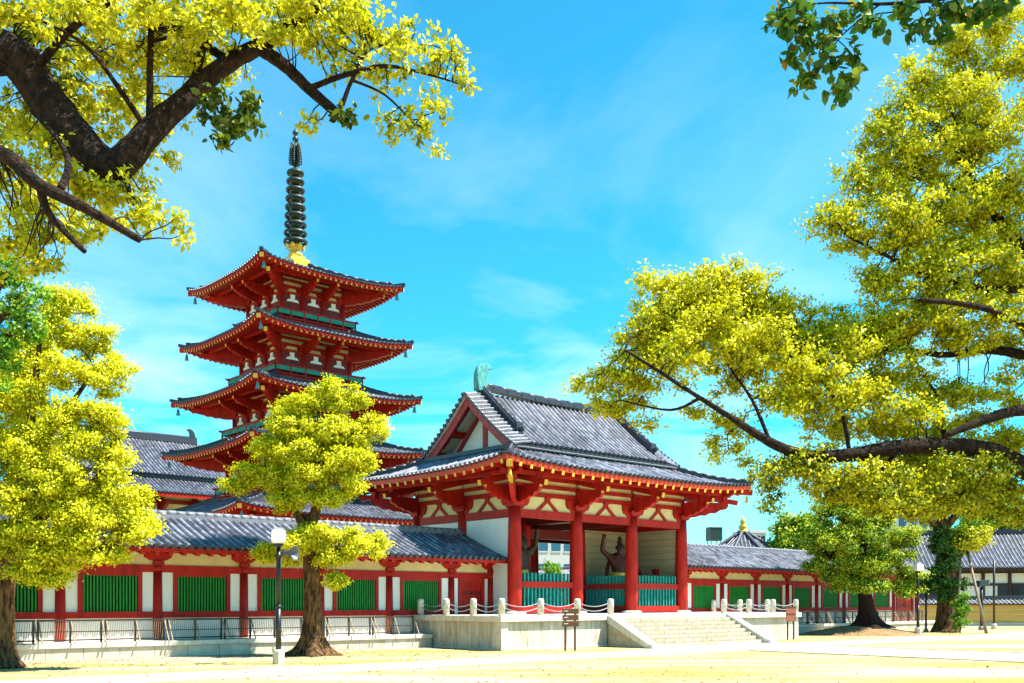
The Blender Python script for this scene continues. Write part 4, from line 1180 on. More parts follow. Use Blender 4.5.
    # balcony railing of the upper storeys
    if lv > 0:
        br = bw + .55; z0 = zb + .22
        mb = MB(); mb.box((-br - .08, -br - .08, z0 - .12), (br + .08, br + .08, z0), 0, .01); bal = mb.build('balcony', M['red'], pag)
        for fi in range(4):
            (nx, ny), (ax, ay) = FACES[fi]
            q3 = lambda d, s, z: Vector((nx * d + ax * s, ny * d + ay * s, z))
            for z, th_ in ((z0 + .12, .07), (z0 + .62, .09)):
                e = .22 if z > z0 + .4 else 0
                mb = MB(); mb.beam(q3(br, -br - e, z), q3(br, br + e, z), .08, th_); mb.build('rail', M['red'], bal)
            mb = MB(); mb.beam(q3(br, -br + .05, z0 + .44), q3(br, br - .05, z0 + .44), .04, .24); mb.build('rail_panel', M['jade'], bal)
            mb = MB()
            for i in range(7):
                s = -br + 2 * br * i / 6
                mb.beam(q3(br, s, z0), q3(br, s, z0 + .62), .08, .08)
            mb.build('baluster', M['red'], bal)
# rafters: the rows that show largest one by one, the rest as one mass
order = sorted(RAFT, key=lambda r: ({0: 0, 3: 0}.get(r[1], 1), -r[0]))
rest = MB()
for k, (lv, fi, (p, q, f_, s), rf) in enumerate(order):
    if k < 100:
        mb = MB(); mb.beam(p, q, .10, .12, 0, endm=1); mb.build('rafter', [M['red'], M['yellow']], rf)
    else:
        rest.beam(p, q, .10, .12, 0, endm=1)
tag(rest.build('rafters', [M['red'], M['yellow']], pag), kind='stuff')
# spire
zt = 22.25
mb = MB(); mb.frustum([(-.58, -.58), (.58, -.58), (.58, .58), (-.58, .58)], [(-.64, -.64), (.64, -.64), (.64, .64), (-.64, .64)], [zt - .5, zt - .4, zt + .3, zt + .38]); mb.box((-.44, -.44, zt + .38), (.44, .44, zt + .62)); dew = mb.build('dew_basin', M['gold'], pag)
mb = MB(); mb.lathe([(.46, zt + .62), (.43, zt + .85), (.26, zt + 1.05), (.22, zt + 1.1), (.42, zt + 1.22), (.52, zt + 1.42), (.40, zt + 1.40), (.15, zt + 1.3)], 16); lo = mb.build('lotus_bowl', M['gold'], dew)
mb = MB()
for k in range(8):
    a = 2 * math.pi * k / 8; mb.prism([(-.16, 0), (.16, 0), (.1, .22), (0, .34), (-.1, .22)], (math.cos(a) * .5, math.sin(a) * .5, zt + 1.2), (-math.sin(a), math.cos(a), 0), (math.cos(a) * .35, math.sin(a) * .35, .93), (math.cos(a), math.sin(a), 0), .05)
mb.build('petal', M['gold'], lo)
sp = MB(); sp.tube([(0, 0, zt + 1.0), (0, 0, zt + 9.0)], .09, 8); spire = sp.build('spire_shaft', M['bronze'], pag); n_before = set(o.name for o in scene.objects) - {spire.name}
for k in range(9):
    z = zt + 1.75 + .63 * k; rr = .71 - .026 * k
    mb = MB(); prof = [(rr - .10, z - .10), (rr + .0, z - .14), (rr + .03, z - .02), (rr - .02, z + .10), (rr - .10, z + .13), (rr - .14, z + .08), (rr - .08, z - .05)]
    n = 20; rings = [[mb.vert((r_ * math.cos(2 * math.pi * j / n), r_ * math.sin(2 * math.pi * j / n), zz)) for j in range(n)] for r_, zz in prof]
    for a, b in zip(rings, rings[1:] + rings[:1]):
        for j in range(n): mb.face((a[j], a[(j + 1) % n], b[(j + 1) % n], b[j]), 0, None, True)
    for j in range(4):
        a = math.pi * j / 4; mb.beam((-math.cos(a) * rr * .93, -math.sin(a) * rr * .93, z), (math.cos(a) * rr * .93, math.sin(a) * rr * .93, z), .05, .07)
    mb.lathe([(.22, z - .3), (.40, z - .12), (.40, z + .12), (.22, z + .3)], 12)
    mb.build('spire_ring', M['bronze'], spire)
# openwork flame: four thin pierced blades
mb = MB()
for k in range(7):
    a = 2 * math.pi / 7 * k + .4
    ex = Vector((math.cos(a), math.sin(a), 0))
    for j in range(9):
        z = zt + 7.3 + .17 * j; ln = .46 - .16 * (j / 8) ** 2
        mb.tube([ex * .07 + Vector((0, 0, z)), ex * ln * .6 + Vector((0, 0, z + .12)), ex * ln + Vector((0, 0, z + .34))], [.05, .04, .015], 5)
        mb.tube([ex * ln * .75 + Vector((0, 0, z + .1)), ex * ln * .9 + Vector((0, 0, z + .3))], [.035, .03], 5)
mb.build('flame_ornament', M['bronze'], spire)
mb = MB(); mb.lathe([(.05, zt + 9.0), (.16, zt + 9.12), (.2, zt + 9.26), (.12, zt + 9.42), (.06, zt + 9.5), (.17, zt + 9.62), (.19, zt + 9.74), (.08, zt + 9.92), (.02, zt + 10.05)], 12); mb.build('jewel', M['bronze'], spire)
SQ = Matrix.Translation((0, 0, zt - .2)) @ Matrix.Diagonal((1, 1, .83, 1)) @ Matrix.Translation((0, 0, -zt))
for o in [o for o in scene.objects if o.name not in n_before and o.type == 'MESH']: o.data.transform(SQ)
for o in (dew, lo) + tuple(o for o in scene.objects if o.parent == lo): o.data.transform(SQ)

# ================================================================== MAIN HALL
hall = thing('main_hall', 'two tiered grey tile roof of the main hall left behind the pagoda', 'temple hall', AB(8.85, 56.0))
OFF[0] = (0, 0, 0)
mb = MB(); mb.box((-9.5, -7.5, 0), (9.5, 7.5, 1.4), 0, .03); mb.build('stone_base', M['stone'], hall)
HH = (11.2, 8.8); HI = (7.2, 5.6)
mb = MB(); hip_roof(mb, HH, HI, 9.75, 11.15, .3, .30, .08, 5); mb.build('skirt_roof', [M['tile'], M['pan'], M['ridge']], hall)
hip_ridges(hall, HH, HI, 9.75, 11.15, .3, .3, .3, .05)
eave_trim(HH, 9.72, .3, hall, th=.25, m=M['red'])
soffit(HH, (8.2, 6.2), 9.5, 10.1, .3, hall, M['cream'])
mb = MB()
for sy in (-1, 1):
    rows = []; n = int(14.8 / .30)
    for i in range(n + 1):
        x = -7.4 + 14.8 * i / n
        rows.append([Vector((x, sy * 5.9 * (1 - k / 6), 11.4 + 3.55 * (.8 * k / 6 + .2 * (k / 6) ** 2))) for k in range(7)])
    tile_rows(mb, rows, (1, 0, 0), .09, first=600 + 200 * sy)
mb.build('upper_roof', [M['tile'], M['pan'], M['ridge']], hall)
mb = MB(); mb.box((-7.35, -5.8, 11.15), (7.35, 5.8, 11.38)); mb.build('upper_eave_board', M['ridge'], hall)
for sx in (-1, 1):
    mb = MB(); mb.prism([(-5.3, 0), (5.3, 0), (0, 3.3)], (sx * 6.4, 0, 11.4), (0, 1, 0), (0, 0, 1), (1, 0, 0), .1); mb.build('gable_wall', M['white'], hall)
    for sy in (-1, 1):
        mb = MB(); mb.beam((sx * 7.3, sy * 5.6, 11.3), (sx * 7.3, 0, 14.75), .12, .4); mb.build('bargeboard', M['red'], hall)
mb = MB(); mb.box((-5.6, -.2, 14.9), (5.6, .2, 15.35)); mb.tube([(-5.6, 0, 15.4), (5.6, 0, 15.4)], .15, 8); mb.build('main_ridge', M['ridge'], hall)
for sx in (-1, 1):
    mb = MB(); mb.prism([(-.22, 0), (-.26, .3), (-.16, .6), (.03, .81), (.3, .87), (.45, .75), (.24, .69), (.15, .48), (.18, .18), (.21, 0)], (sx * 5.2, 0, 15.3), (-sx, 0, 0), (0, 0, 1), (0, 1, 0), .3); mb.build('owl_tail_ornament', M['bronze'], hall)
for fi in range(4):
    (nx, ny), (ax, ay) = FACES[fi]; hn = 8.2 if nx else 6.2; H = 6.2 if nx else 8.2
    q3 = lambda d, s, z: Vector((nx * d + ax * s, ny * d + ay * s, z))
    mb = MB(); mb.beam(q3(hn - .05, -H, 5.7), q3(hn - .05, H, 5.7), .1, 8.8); mb.build('wall_panel', M['cream'], hall)
    for z in (2.0, 6.6, 7.6, 8.5, 9.3):
        mb = MB(); mb.beam(q3(hn, -H, z), q3(hn, H, z), .24, .3); mb.build('wall_beam', M['darkred'], hall)
    n = 6 if ny else 5
    for i in range(n):
        mb = MB(); s = -H + 2 * H * i / n; mb.tube([q3(hn, s, 1.4), q3(hn, s, 9.6)], .3, 10); mb.build('column', M['red'], hall)
        mb = MB(); mb.prism(cloud_arm(1.5, .8), q3(hn, s, 8.6), (nx, ny, 0), (0, 0, 1), (ax, ay, 0), .26); mb.build('cloud_bracket', M['darkred'], hall)

# ================================================================== PAVILION BEHIND THE RIGHT CORRIDOR
pc = at(743, HOR, 75); pc.z = 0
pav = thing('pavilion', 'eight sided tile roofed pavilion with gilded finial rising behind the right corridor', 'pavilion', pc, .3)
mb = MB(); nS = 8; RE = 4.3
for f in range(nS):
    a0 = 2 * math.pi * f / nS; a1 = 2 * math.pi * (f + 1) / nS; am = (a0 + a1) / 2
    al = Vector((-math.sin(am), math.cos(am), 0)); out_ = Vector((math.cos(am), math.sin(am), 0)); ap = RE * math.cos(math.pi / nS); hw = RE * math.sin(math.pi / nS)
    rows = []
    for i in range(13):
        s = -hw + 2 * hw * i / 12; tm = 1 - abs(s) / hw
        tm = max(.02, tm)
        rows.append([out_ * ap * (1 - tm * k / 5) + al * s + Vector((0, 0, 4.3 + 2.65 * (.96 * tm * k / 5 + .04 * (tm * k / 5) ** 2))) for k in range(6)])
    tile_rows(mb, rows, al, .08, first=f * 40)
mb.build('roof', [M['tile'], M['pan'], M['ridge']], pav)
for f in range(nS):
    a = 2 * math.pi * f / nS; d = Vector((math.cos(a), math.sin(a), 0)); mb = MB()
    pts = [d * RE * (1 - k / 6) + Vector((0, 0, 4.42 + 2.65 * (.96 * k / 6 + .04 * (k / 6) ** 2))) for k in range(7)]
    mb.tube(pts, .13, 6); mb.build('hip_ridge', M['tile'], pav)
mb = MB(); mb.lathe([(.40, 6.8), (.40, 7.0), (.26, 7.05), (.32, 7.2), (.33, 7.35), (.15, 7.45), (.22, 7.6), (.20, 7.75), (.07, 7.9), (.03, 8.15)], 14); mb.build('finial', M['gold'], pav)
for f in range(nS):
    a0 = 2 * math.pi * f / nS; a1 = a0 + 2 * math.pi / nS; p = Vector((math.cos(a0) * 3, math.sin(a0) * 3, 2.2)); q = Vector((math.cos(a1) * 3, math.sin(a1) * 3, 2.2))
    mb = MB(); mb.beam(p, q, .08, 4.4); mb.build('wall', M['white'], pav)
    mb = MB(); mb.tube([Vector((p.x, p.y, 0)), Vector((p.x, p.y, 4.45))], .14, 8); mb.build('column', M['dwood'], pav)
mb = MB(); mb.lathe([(4.0, 4.12), (4.1, 4.25), (3.0, 4.45), (.2, 4.5)], 8); mb.build('soffit', M['dwood'], pav)

# ================================================================== FAR TEMPLE BUILDING AND CLAY WALL ON THE RIGHT
wl = at(958, HOR, 69); wl.z = 0
cw = thing('clay_wall', 'long ochre clay wall with striped plaster lines and a tile coping at far right', 'wall', wl, R(2))
WL = 34
mb = MB(); mb.box((-6, -.25, 0), (WL, .25, 1.42)); mb.build('wall_body', M['ochre'], cw)
for k in range(3):
    mb = MB(); mb.box((-6, -.262, .45 + .32 * k), (WL, -.252, .475 + .32 * k)); mb.build('plaster_line', M['cream'], cw)
mb = MB(); mb.box((-6.1, -.33, 0), (WL + .1, .33, .22)); mb.build('stone_footing', M['concrete'], cw)
mb = MB(); mb.box((-6, -.34, 1.42), (WL, .34, 1.5)); mb.build('wall_plate', M['dwood'], cw)
mb = MB()
for sy in (-1, 1):
    rows = []; n = int((WL + 6) / .30)
    for i in range(n + 1):
        x = -6 + (WL + 6) * i / n
        rows.append([Vector((x, sy * .55, 1.50)), Vector((x, sy * .28, 1.68)), Vector((x, 0, 1.86))])
    tile_rows(mb, rows, (1, 0, 0), .085, first=500 + 300 * sy)
mb.build('tile_coping', [M['tile'], M['pan'], M['ridge']], cw)
mb = MB(); mb.box((-6, -.12, 1.86), (WL, .12, 1.98)); mb.tube([(-6, 0, 2.0), (WL, 0, 2.0)], .08, 6); mb.build('coping_ridge', M['ridge'], cw)

fl = at(985, HOR, 84); fl.z = 0
fh = thing('temple_house', 'low temple building with broad grey tile roof behind the ochre wall at far right', 'building', fl, R(-10))
X0, X1 = -8.5, 26
mb = MB()
for sy in (-1, 1):
    rows = []; n = int((X1 - X0) / .30)
    for i in range(n + 1):
        x = X0 + (X1 - X0) * i / n
        rows.append([Vector((x, sy * 5.2 * (1 - k / 5), 4.35 + 3.05 * (.82 * k / 5 + .18 * (k / 5) ** 2))) for k in range(6)])
    tile_rows(mb, rows, (1, 0, 0), .09, first=500 + 300 * sy)
mb.build('roof', [M['tile'], M['pan'], M['ridge']], fh)
mb = MB(); mb.box((X0 - .1, -.2, 7.35), (X1, .2, 7.75)); mb.build('main_ridge', M['ridge'], fh)
mb = MB(); mb.box((X0 + .2, -5.1, 4.1), (X1 - .2, -5.0, 4.28)); mb.build('fascia_board', M['dwood'], fh)
mb = MB(); mb.poly([(X0 + .1, -5.1, 4.2), (X1, -5.1, 4.2), (X1, 0, 6.9), (X0 + .1, 0, 6.9)]); mb.poly([(X0 + .1, 5.1, 4.2), (X1, 5.1, 4.2), (X1, 0, 6.9), (X0 + .1, 0, 6.9)]); mb.build('soffit', M['dwood'], fh)
mb = MB(); mb.box((X0 + 1.2, -3.8, 0), (X1 - .6, -3.65, 4.6)); mb.box((X0 + 1.2, 3.65, 0), (X1 - .6, 3.8, 4.6)); mb.build('wall_panel', M['white'], fh)
for x in (X0 + 1.2, X1 - .75):
    mb = MB(); mb.box((x, -3.65, 0), (x + .15, 3.65, 4.6)); mb.prism([(-3.8, 0), (3.8, 0), (0, 2.4)], (x + .07, 0, 4.4), (0, 1, 0), (0, 0, 1), (1, 0, 0), .12); mb.build('gable_wall', M['white'], fh)
for i in range(17):
    x = X0 + 1.3 + i * 2.0
    mb = MB(); mb.box((x - .12, -3.95, 0), (x + .12, -3.8, 4.5)); mb.build('post', M['dwood'], fh)
for z in (3.95, 2.95, 1.0):
    mb = MB(); mb.box((X0 + 1.2, -3.9, z), (X1 - .6, -3.802, z + .2)); mb.build('wall_beam', M['dwood'], fh)
for x in (1.45, 3.45, 9.45, 11.45, 17.45):
    mb = MB(); mb.box((X0 + x, -3.9, 1.2), (X0 + x + 1.7, -3.81, 2.95)); w_ = mb.build('window', M['black'], fh)
for k, (x, d_) in enumerate(((5.3, 0), (9.3, 0))):
    mb = MB(); mb.box((X0 + x + 3.9 - .8, -3.9, 1.2), (X0 + x + 3.9 + .9, -3.81, 2.95)); mb.build('window', M['black'], fh)

# modern buildings beyond the precinct
def block(name, label, px, d, wpx, ytop, m, rz=.2, dep=8, floors=4, cols=4, glassm='glass', roofbox=False):
    c = at(px, HOR, d); c.z = 0; h = EYE + (HOR - ytop) / F * d; W = wpx / F * d
    t = thing(name, label, 'building', c, rz)
    mb = MB(); mb.box((-W / 2, 0, 0), (W / 2, dep, h)); mb.build('wall', m, t)
    mb = MB(); mb.box((-W / 2 - .15, -.15, h), (W / 2 + .15, dep + .15, h + .35)); mb.build('parapet', M['concrete'], t)
    fhh = h / floors
    for i in range(floors):
        for j in range(cols):
            x = -W / 2 + W * (j + .5) / cols; ww = W / cols * .36
            mb = MB(); mb.box((x - ww, -.04, fhh * i + fhh * .3), (x + ww, .03, fhh * i + fhh * .82)); f_ = mb.build('window', M[glassm], t)
            mb = MB(); mb.box((x - ww - .06, -.08, fhh * i + fhh * .24), (x + ww + .06, .02, fhh * i + fhh * .29)); mb.build('sill', M['concrete'], f_)
    return t, W, h
block('apartment_building', 'pale modern building with blue windows seen through the gate opening', 556, 150, 40, 532, M['concrete'], .3, 10, 3, 3)
block('office_building', 'small pale block peeping over the corridor beside the gilded finial', 758, 130, 18, 533, M['concrete'], .3, 4, 5, 3, 'black')
t, W_, h_ = block('apartment_building', 'white modern building showing between the treetops at far right', 918, 125, 40, 510, M['bldg'], -.1, 10, 4, 4)
mb = MB(); mb.box((-W_ / 2 - .4, -1.2, h_ + .9), (W_ / 2 + .4, 6, h_ + 1.25)); mb.build('roof_canopy', M['white'], t)
for x in (-W_ / 2, 0, W_ / 2):
    mb = MB(); mb.box((x - .12, -1.0, h_), (x + .12, -.8, h_ + .9)); mb.build('canopy_post', M['concrete'], t)
wt = at(714, HOR, 120); wt.z = 0
t = thing('water_tank', 'dark boxy rooftop tank on thin legs against the sky right of the gate', 'tank', wt, .2)
z0 = EYE + (602.6 - 541) * .12; z1 = EYE + (602.6 - 528) * .12
mb = MB(); mb.box((-.75, -.75, z0), (.75, .75, z1), 0, .08); mb.build('tank_body', M['bronze'], t)
mb = MB(); mb.box((-.8, -.8, z1), (.8, .8, z1 + .1)); mb.build('tank_lid', M['steel'], t)
for sx in (-1, 1):
    for sy in (-1, 1):
        mb = MB(); mb.beam((sx * .6, sy * .6, 5.5), (sx * .6, sy * .6, z0), .1, .1); mb.build('leg', M['steel'], t)
mb = MB(); mb.tube([(0, 0, z1 + .1), (0, 0, z1 + 2.0)], .03, 5); mb.build('aerial', M['steel'], t)
mb = MB(); mb.box((-1.6, -1.6, 0), (1.6, 1.6, 5.5)); mb.build('tower_block', M['bldg'], t)

# ================================================================== STREET FURNITURE
def lamp(label, loc, rz=0, head=3.52):
    t = thing('street_lamp', label, 'lamp', loc, rz)
    mb = MB(); mb.lathe([(.15, 0), (.15, .34), (.13, .38)], 8, sm=False); mb.build('concrete_base', M['stone'], t)
    mb = MB(); mb.tube([(0, 0, .36), (0, 0, 1.5)], .075, 10); mb.tube([(0, 0, 1.5), (0, 0, 3.06)], .06, 10); mb.lathe([(.085, 1.46), (.085, 1.54)], 10); mb.lathe([(.07, 3.04), (.14, 3.1), (.14, 3.14)], 10); mb.build('pole', M['black'], t)
    mb = MB(); mb.frustum([(-.13, -.13), (.13, -.13), (.13, .13), (-.13, .13)], [(-.18, -.18), (.18, -.18), (.18, .18), (-.18, .18)], [3.14, 3.19, 3.44, 3.50]); mb.build('lamp_shade', M['lampwhite'], t)
    mb = MB(); mb.frustum([(-.07, -.07), (.07, -.07), (.07, .07), (-.07, .07)], [(-.14, -.14), (.14, -.14), (.14, .14), (-.14, .14)], [3.5, 3.502, 3.52, 3.55]); mb.build('lamp_cap', M['steel'], t)
    return t
l1 = at(278.5, HOR, 26.06); l1.z = 0
lamp('black lamp post with white cube head beside the tree left of the gate', l1, .25)
# horn loudspeaker clamped to the lamp
t = thing('horn_loudspeaker', 'grey horn loudspeaker clamped to the lamp post by the left tree', 'loudspeaker', l1 + Vector((0, 0, 2.82)), R(-20))
mb = MB(); mb.beam((0, 0, 0), (.2, 0, .05), .05, .05); mb.lathe([(.085, -.05), (.085, .05)], 10); mb.build('bracket', M['black'], t)
mb = MB(); prof = [(.07, -.16), (.08, -.06), (.10, .05), (.13, .12), (.19, .19), (.20, .205), (.18, .195), (.12, .12), (.03, .02)]
n = 16; rings = [[mb.vert((z + .30, r_ * math.cos(2 * math.pi * j / n), .06 + r_ * math.sin(2 * math.pi * j / n))) for j in range(n)] for r_, z in prof]
for a, b in zip(rings, rings[1:]):
    for j in range(n): mb.face((a[j], a[(j + 1) % n], b[(j + 1) % n], b[j]), 0, None, True)
mb.face(rings[0]); mb.face(rings[-1]); mb.build('horn', M['steel2'], t)
l2 = at(918, HOR, 49.0); l2.z = 0
lamp('black lamp post with white head among the trees at the far right', l2, .3)
l3 = at(926, HOR, 55.0); l3.z = 0
t = thing('steel_pole', 'thin dark pole standing behind the right lamp post', 'pole', l3, 0)
mb = MB(); mb.tube([(0, 0, 0), (0, 0, 2.9)], .06, 8); mb.build('shaft', M['black'], t); mb = MB(); mb.lathe([(.14, 0), (.14, .12), (.08, .16)], 10); mb.build('foot', M['steel'], t)
l4 = at(994, HOR, 60.0); l4.z = 0
t = thing('steel_pole', 'tall thin dark pole on a pale base in front of the ochre wall', 'pole', l4, 0)
mb = MB(); mb.tube([(0, 0, .3), (0, 0, 4.1)], .07, 8); mb.build('shaft', M['black'], t); mb = MB(); mb.lathe([(.16, 0), (.16, .3), (.1, .34)], 10); mb.build('foot', M['stone'], t)
l5 = at(981.5, HOR, 58.0); l5.z = 0
t = thing('floodlight_post', 'dark post carrying a boxy floodlight by the leaning tree stake', 'floodlight', l5, R(20))
mb = MB(); mb.tube([(0, 0, .2), (0, 0, 2.5)], .09, 8); mb.build('pole', M['black'], t); mb = MB(); mb.lathe([(.17, 0), (.17, .2), (.1, .24)], 10); mb.build('foot', M['steel'], t)
mb = MB(); mb.prism([(-.35, 0), (.35, .12), (.4, .42), (-.3, .36)], (0, 0, 2.5), (1, 0, 0), (0, 0, 1), (0, 1, 0), .4); hd = mb.build('lamp_head', M['bronze'], t)
mb = MB(); mb.box((.37, -.17, 2.66), (.41, .17, 2.9)); mb.build('lens', M['lampwhite'], hd)

def signboard(label, loc, rz, bm, pm, W, zb, zt, planks=True):
    t = thing('signboard', label, 'sign', loc, rz)
    for x in (-W * .30, W * .30):
        mb = MB(); mb.box((x - .03, .02, 0), (x + .03, .07, zt - .05)); mb.build('post', pm, t)
    if planks:
        hh = (zt - zb) / 3
        for k in range(3):
            mb = MB(); mb.box((-W / 2, -.02, zb + hh * k + .015), (W / 2, .018, zb + hh * (k + 1) - .015), 0, .008); pl = mb.build('board', bm, t)
            mb = MB(); mb.box((-W / 2 + .05, -.026, zb + hh * k + .10), (-W / 2 + .19, -.021, zb + hh * (k + 1) - .09)); mb.build('white_mark', M['white'], pl)
    else:
        mb = MB(); mb.box((-W / 2, -.02, zb), (W / 2, .018, zt), 0, .01); pl = mb.build('board', bm, t)
        mb = MB(); mb.box((-W / 2 - .02, -.03, zt), (W / 2 + .02, .03, zt + .04)); mb.build('cap', pm, t)
        mb = MB(); mb.box((-W / 2 + .02, -.026, (zb + zt) / 2 - .02), (W / 2 - .02, -.021, (zb + zt) / 2 + .03)); mb.build('divider', M['brown'], pl)
s1 = at(570.5, HOR, 33.2); s1.z = 0
signboard('brown three plank signboard with white marks standing before the terrace', s1, R(14), M['brown'], M['brown'], .56, .79, 1.42)
s2 = at(791, HOR, 43.0); s2.z = 0
signboard('reddish notice board on two dark legs by the right end of the terrace', s2, R(10), M['rust'], M['brown'], .46, .80, 1.40, False)

# ================================================================== TREES
GROW = [1.0]
def blobs_px(lst, d0):
    """lobes measured by direction, given real distance and size: (px, py, rx, ry, depth offset)"""
    res = []
    for px, py, rx, ry, dd in lst:
        d = d0 + dd; s = d / F
        g_ = GROW[0]; res.append((tuple(at(px, py, d)), (rx * s * g_, max(rx, ry) * s * .9 * g_, ry * s * g_)))
    return res

def tree(name, label, base, trunk, limbs, lobes, d0, leafm, barkm, dens, pr, nl, size, young=(.35, .5), group=None, ntw=60, flare=1.9, shell=.5, asp=.55, tw=.02, hexa=False, fh=.7, cl=0):
    t = thing(name, label, 'tree', base, 0, group)
    inv = Matrix.Translation(-Vector(base))
    mb = MB(-Vector(base)); trunk_mesh(mb, trunk, 18, flare, fh); 
    tk = mb.build('trunk', barkm, t)
    bl = blobs_px(lobes, d0)
    if cl: bl = clumps(bl, cl)
    cr_, C = crown('crown', bl, dens, pr, nl, size, leafm, t, asp, shell, young, hexa, inv)
    O = []; own = []; LM = []
    for k, lm in enumerate(limbs):
        mb = MB(-Vector(base)); branch(mb, lm, 9, .07, 5); LM.append(mb)
        q = [p for p, r in zip(*smooth_path(lm, 5))][2:]
        O += q; own += [k] * len(q)
    if ntw:
        OA = np.array([list(o) for o in O]); made = 0
        for i in rng.permutation(len(C)):
            d_ = ((OA - C[i]) ** 2).sum(1); j = int(np.argmin(d_))
            if d_[j] > (2.2 * tw / .016 * .8) ** 2: continue
            twig_tube(LM[own[j]], OA[j], C[i], tw); made += 1
            if made >= ntw: break
    for mb in LM: mb.build('limb', barkm, t)
    return t, C

# --- left foreground camphor in the court
b = at(-2, HOR, 24.5); b.z = 0
lob1 = [(62, 325, 26, 20, 0), (78, 302, 20, 16, .3), (52, 296, 16, 14, .3), (95, 340, 22, 17, 0), (112, 378, 20, 16, -.3), (70, 372, 28, 20, -.6), (25, 400, 30, 22, -.5), (58, 415, 22, 16, -1), (108, 418, 26, 18, -.6), (80, 440, 26, 16, -1), (20, 450, 32, 22, -1), (118, 455, 22, 16, -.5),
        (60, 475, 34, 20, -1.2), (108, 490, 28, 20, -.8), (138, 505, 16, 13, -.3), (20, 500, 34, 22, -1.2), (75, 515, 32, 18, -1), (120, 530, 26, 17, -.6), (145, 525, 10, 9, -.3), (40, 545, 34, 18, -1.1), (92, 552, 28, 15, -.8), (8, 535, 30, 20, -.8), (60, 572, 22, 11, -.6), (122, 553, 14, 9, -.4), (28, 575, 20, 10, -.8), (-40, 360, 45, 45, .5), (-60, 450, 55, 45, 0), (-50, 540, 50, 35, 0), (-30, 400, 40, 40, 2), (35, 360, 40, 30, 1.5), (40, 440, 55, 45, 2.2), (50, 520, 45, 35, 2)]
tr = [(b, .34), (at(0, 640, 24.5), .30), (at(2, 600, 24.5), .27), (at(6, 560, 24.5), .25), (at(10, 520, 24.4), .22)]
lim = [[(at(6, 560, 24.5), .2), (at(20, 500, 24.3), .14), (at(30, 430, 24.2), .11), (at(40, 340, 24.3), .05)],
       [(at(8, 550, 24.5), .16), (at(50, 510, 24), .11), (at(95, 480, 23.8), .07), (at(120, 440, 24), .03)],
       [(at(8, 545, 24.5), .15), (at(-30, 480, 24.5), .1), (at(-50, 400, 24.6), .05)],
       [(at(12, 530, 24.4), .13), (at(60, 545, 23.7), .08), (at(110, 550, 23.9), .04)],
       [(at(25, 470, 24.3), .12), (at(60, 420, 24.4), .08), (at(95, 370, 24.4), .03)]]
GROW[0] = 1.12
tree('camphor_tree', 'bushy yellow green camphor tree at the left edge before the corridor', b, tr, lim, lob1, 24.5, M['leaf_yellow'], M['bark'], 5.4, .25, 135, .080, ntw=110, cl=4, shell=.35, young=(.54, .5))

GROW[0] = 1
# --- camphor by the lamp post
b = at(313, HOR, 30.4); b.z = 0
lob2 = [(325, 398, 24, 16, 0), (300, 408, 22, 15, 0), (348, 402, 16, 13, -.2), (376, 426, 15, 13, 0), (358, 436, 18, 14, -.2), (282, 424, 17, 12, 0), (318, 430, 32, 19, -.5), (266, 448, 18, 11, 0), (298, 455, 26, 15, -.6), (342, 458, 26, 17, -.6), (366, 458, 11, 10, 0), (252, 470, 15, 10, .1), (238, 484, 12, 7, .1), (274, 478, 19, 11, -.3), (312, 484, 26, 15, -.7), (348, 484, 17, 11, -.3), (292, 502, 20, 9, -.4), (332, 500, 16, 8, -.4), (318, 450, 36, 34, 1.1), (288, 470, 28, 22, 1), (345, 440, 22, 20, .8),
        (308, 544, 22, 13, -.9), (322, 536, 22, 11, -.9), (322, 541, 28, 11, -.5), (352, 545, 25, 14, -.3), (288, 549, 20, 11, -.2), (266, 552, 11, 8, 0), (374, 543, 14, 11, 0), (338, 560, 20, 8, -.5), (333, 580, 8, 7, -.7)]
tr = [(b, .33), (at(313, 632, 30.4), .29), (at(312, 600, 30.4), .27), (at(311, 565, 30.4), .24), (at(308, 535, 30.4), .21), (at(306, 515, 30.4), .18)]
lim = [[(at(308, 540, 30.4), .17), (at(300, 520, 30.2), .13), (at(288, 500, 30.2), .09), (at(265, 465, 30.3), .04)],
       [(at(308, 535, 30.4), .18), (at(318, 500, 30.3), .15), (at(322, 460, 30.3), .11), (at(318, 410, 30.4), .04)],
       [(at(320, 480, 30.3), .10), (at(345, 450, 30), .07), (at(370, 425, 30.2), .03)],
       [(at(311, 562, 30.4), .12), (at(330, 550, 30.1), .09), (at(365, 545, 30.1), .04)],
       [(at(320, 470, 30.3), .09), (at(295, 440, 30.1), .06), (at(280, 415, 30.2), .03)]]
GROW[0] = 1.12
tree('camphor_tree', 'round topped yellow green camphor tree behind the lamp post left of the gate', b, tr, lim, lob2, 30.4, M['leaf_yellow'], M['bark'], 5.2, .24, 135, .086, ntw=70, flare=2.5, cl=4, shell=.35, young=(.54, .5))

GROW[0] = 1
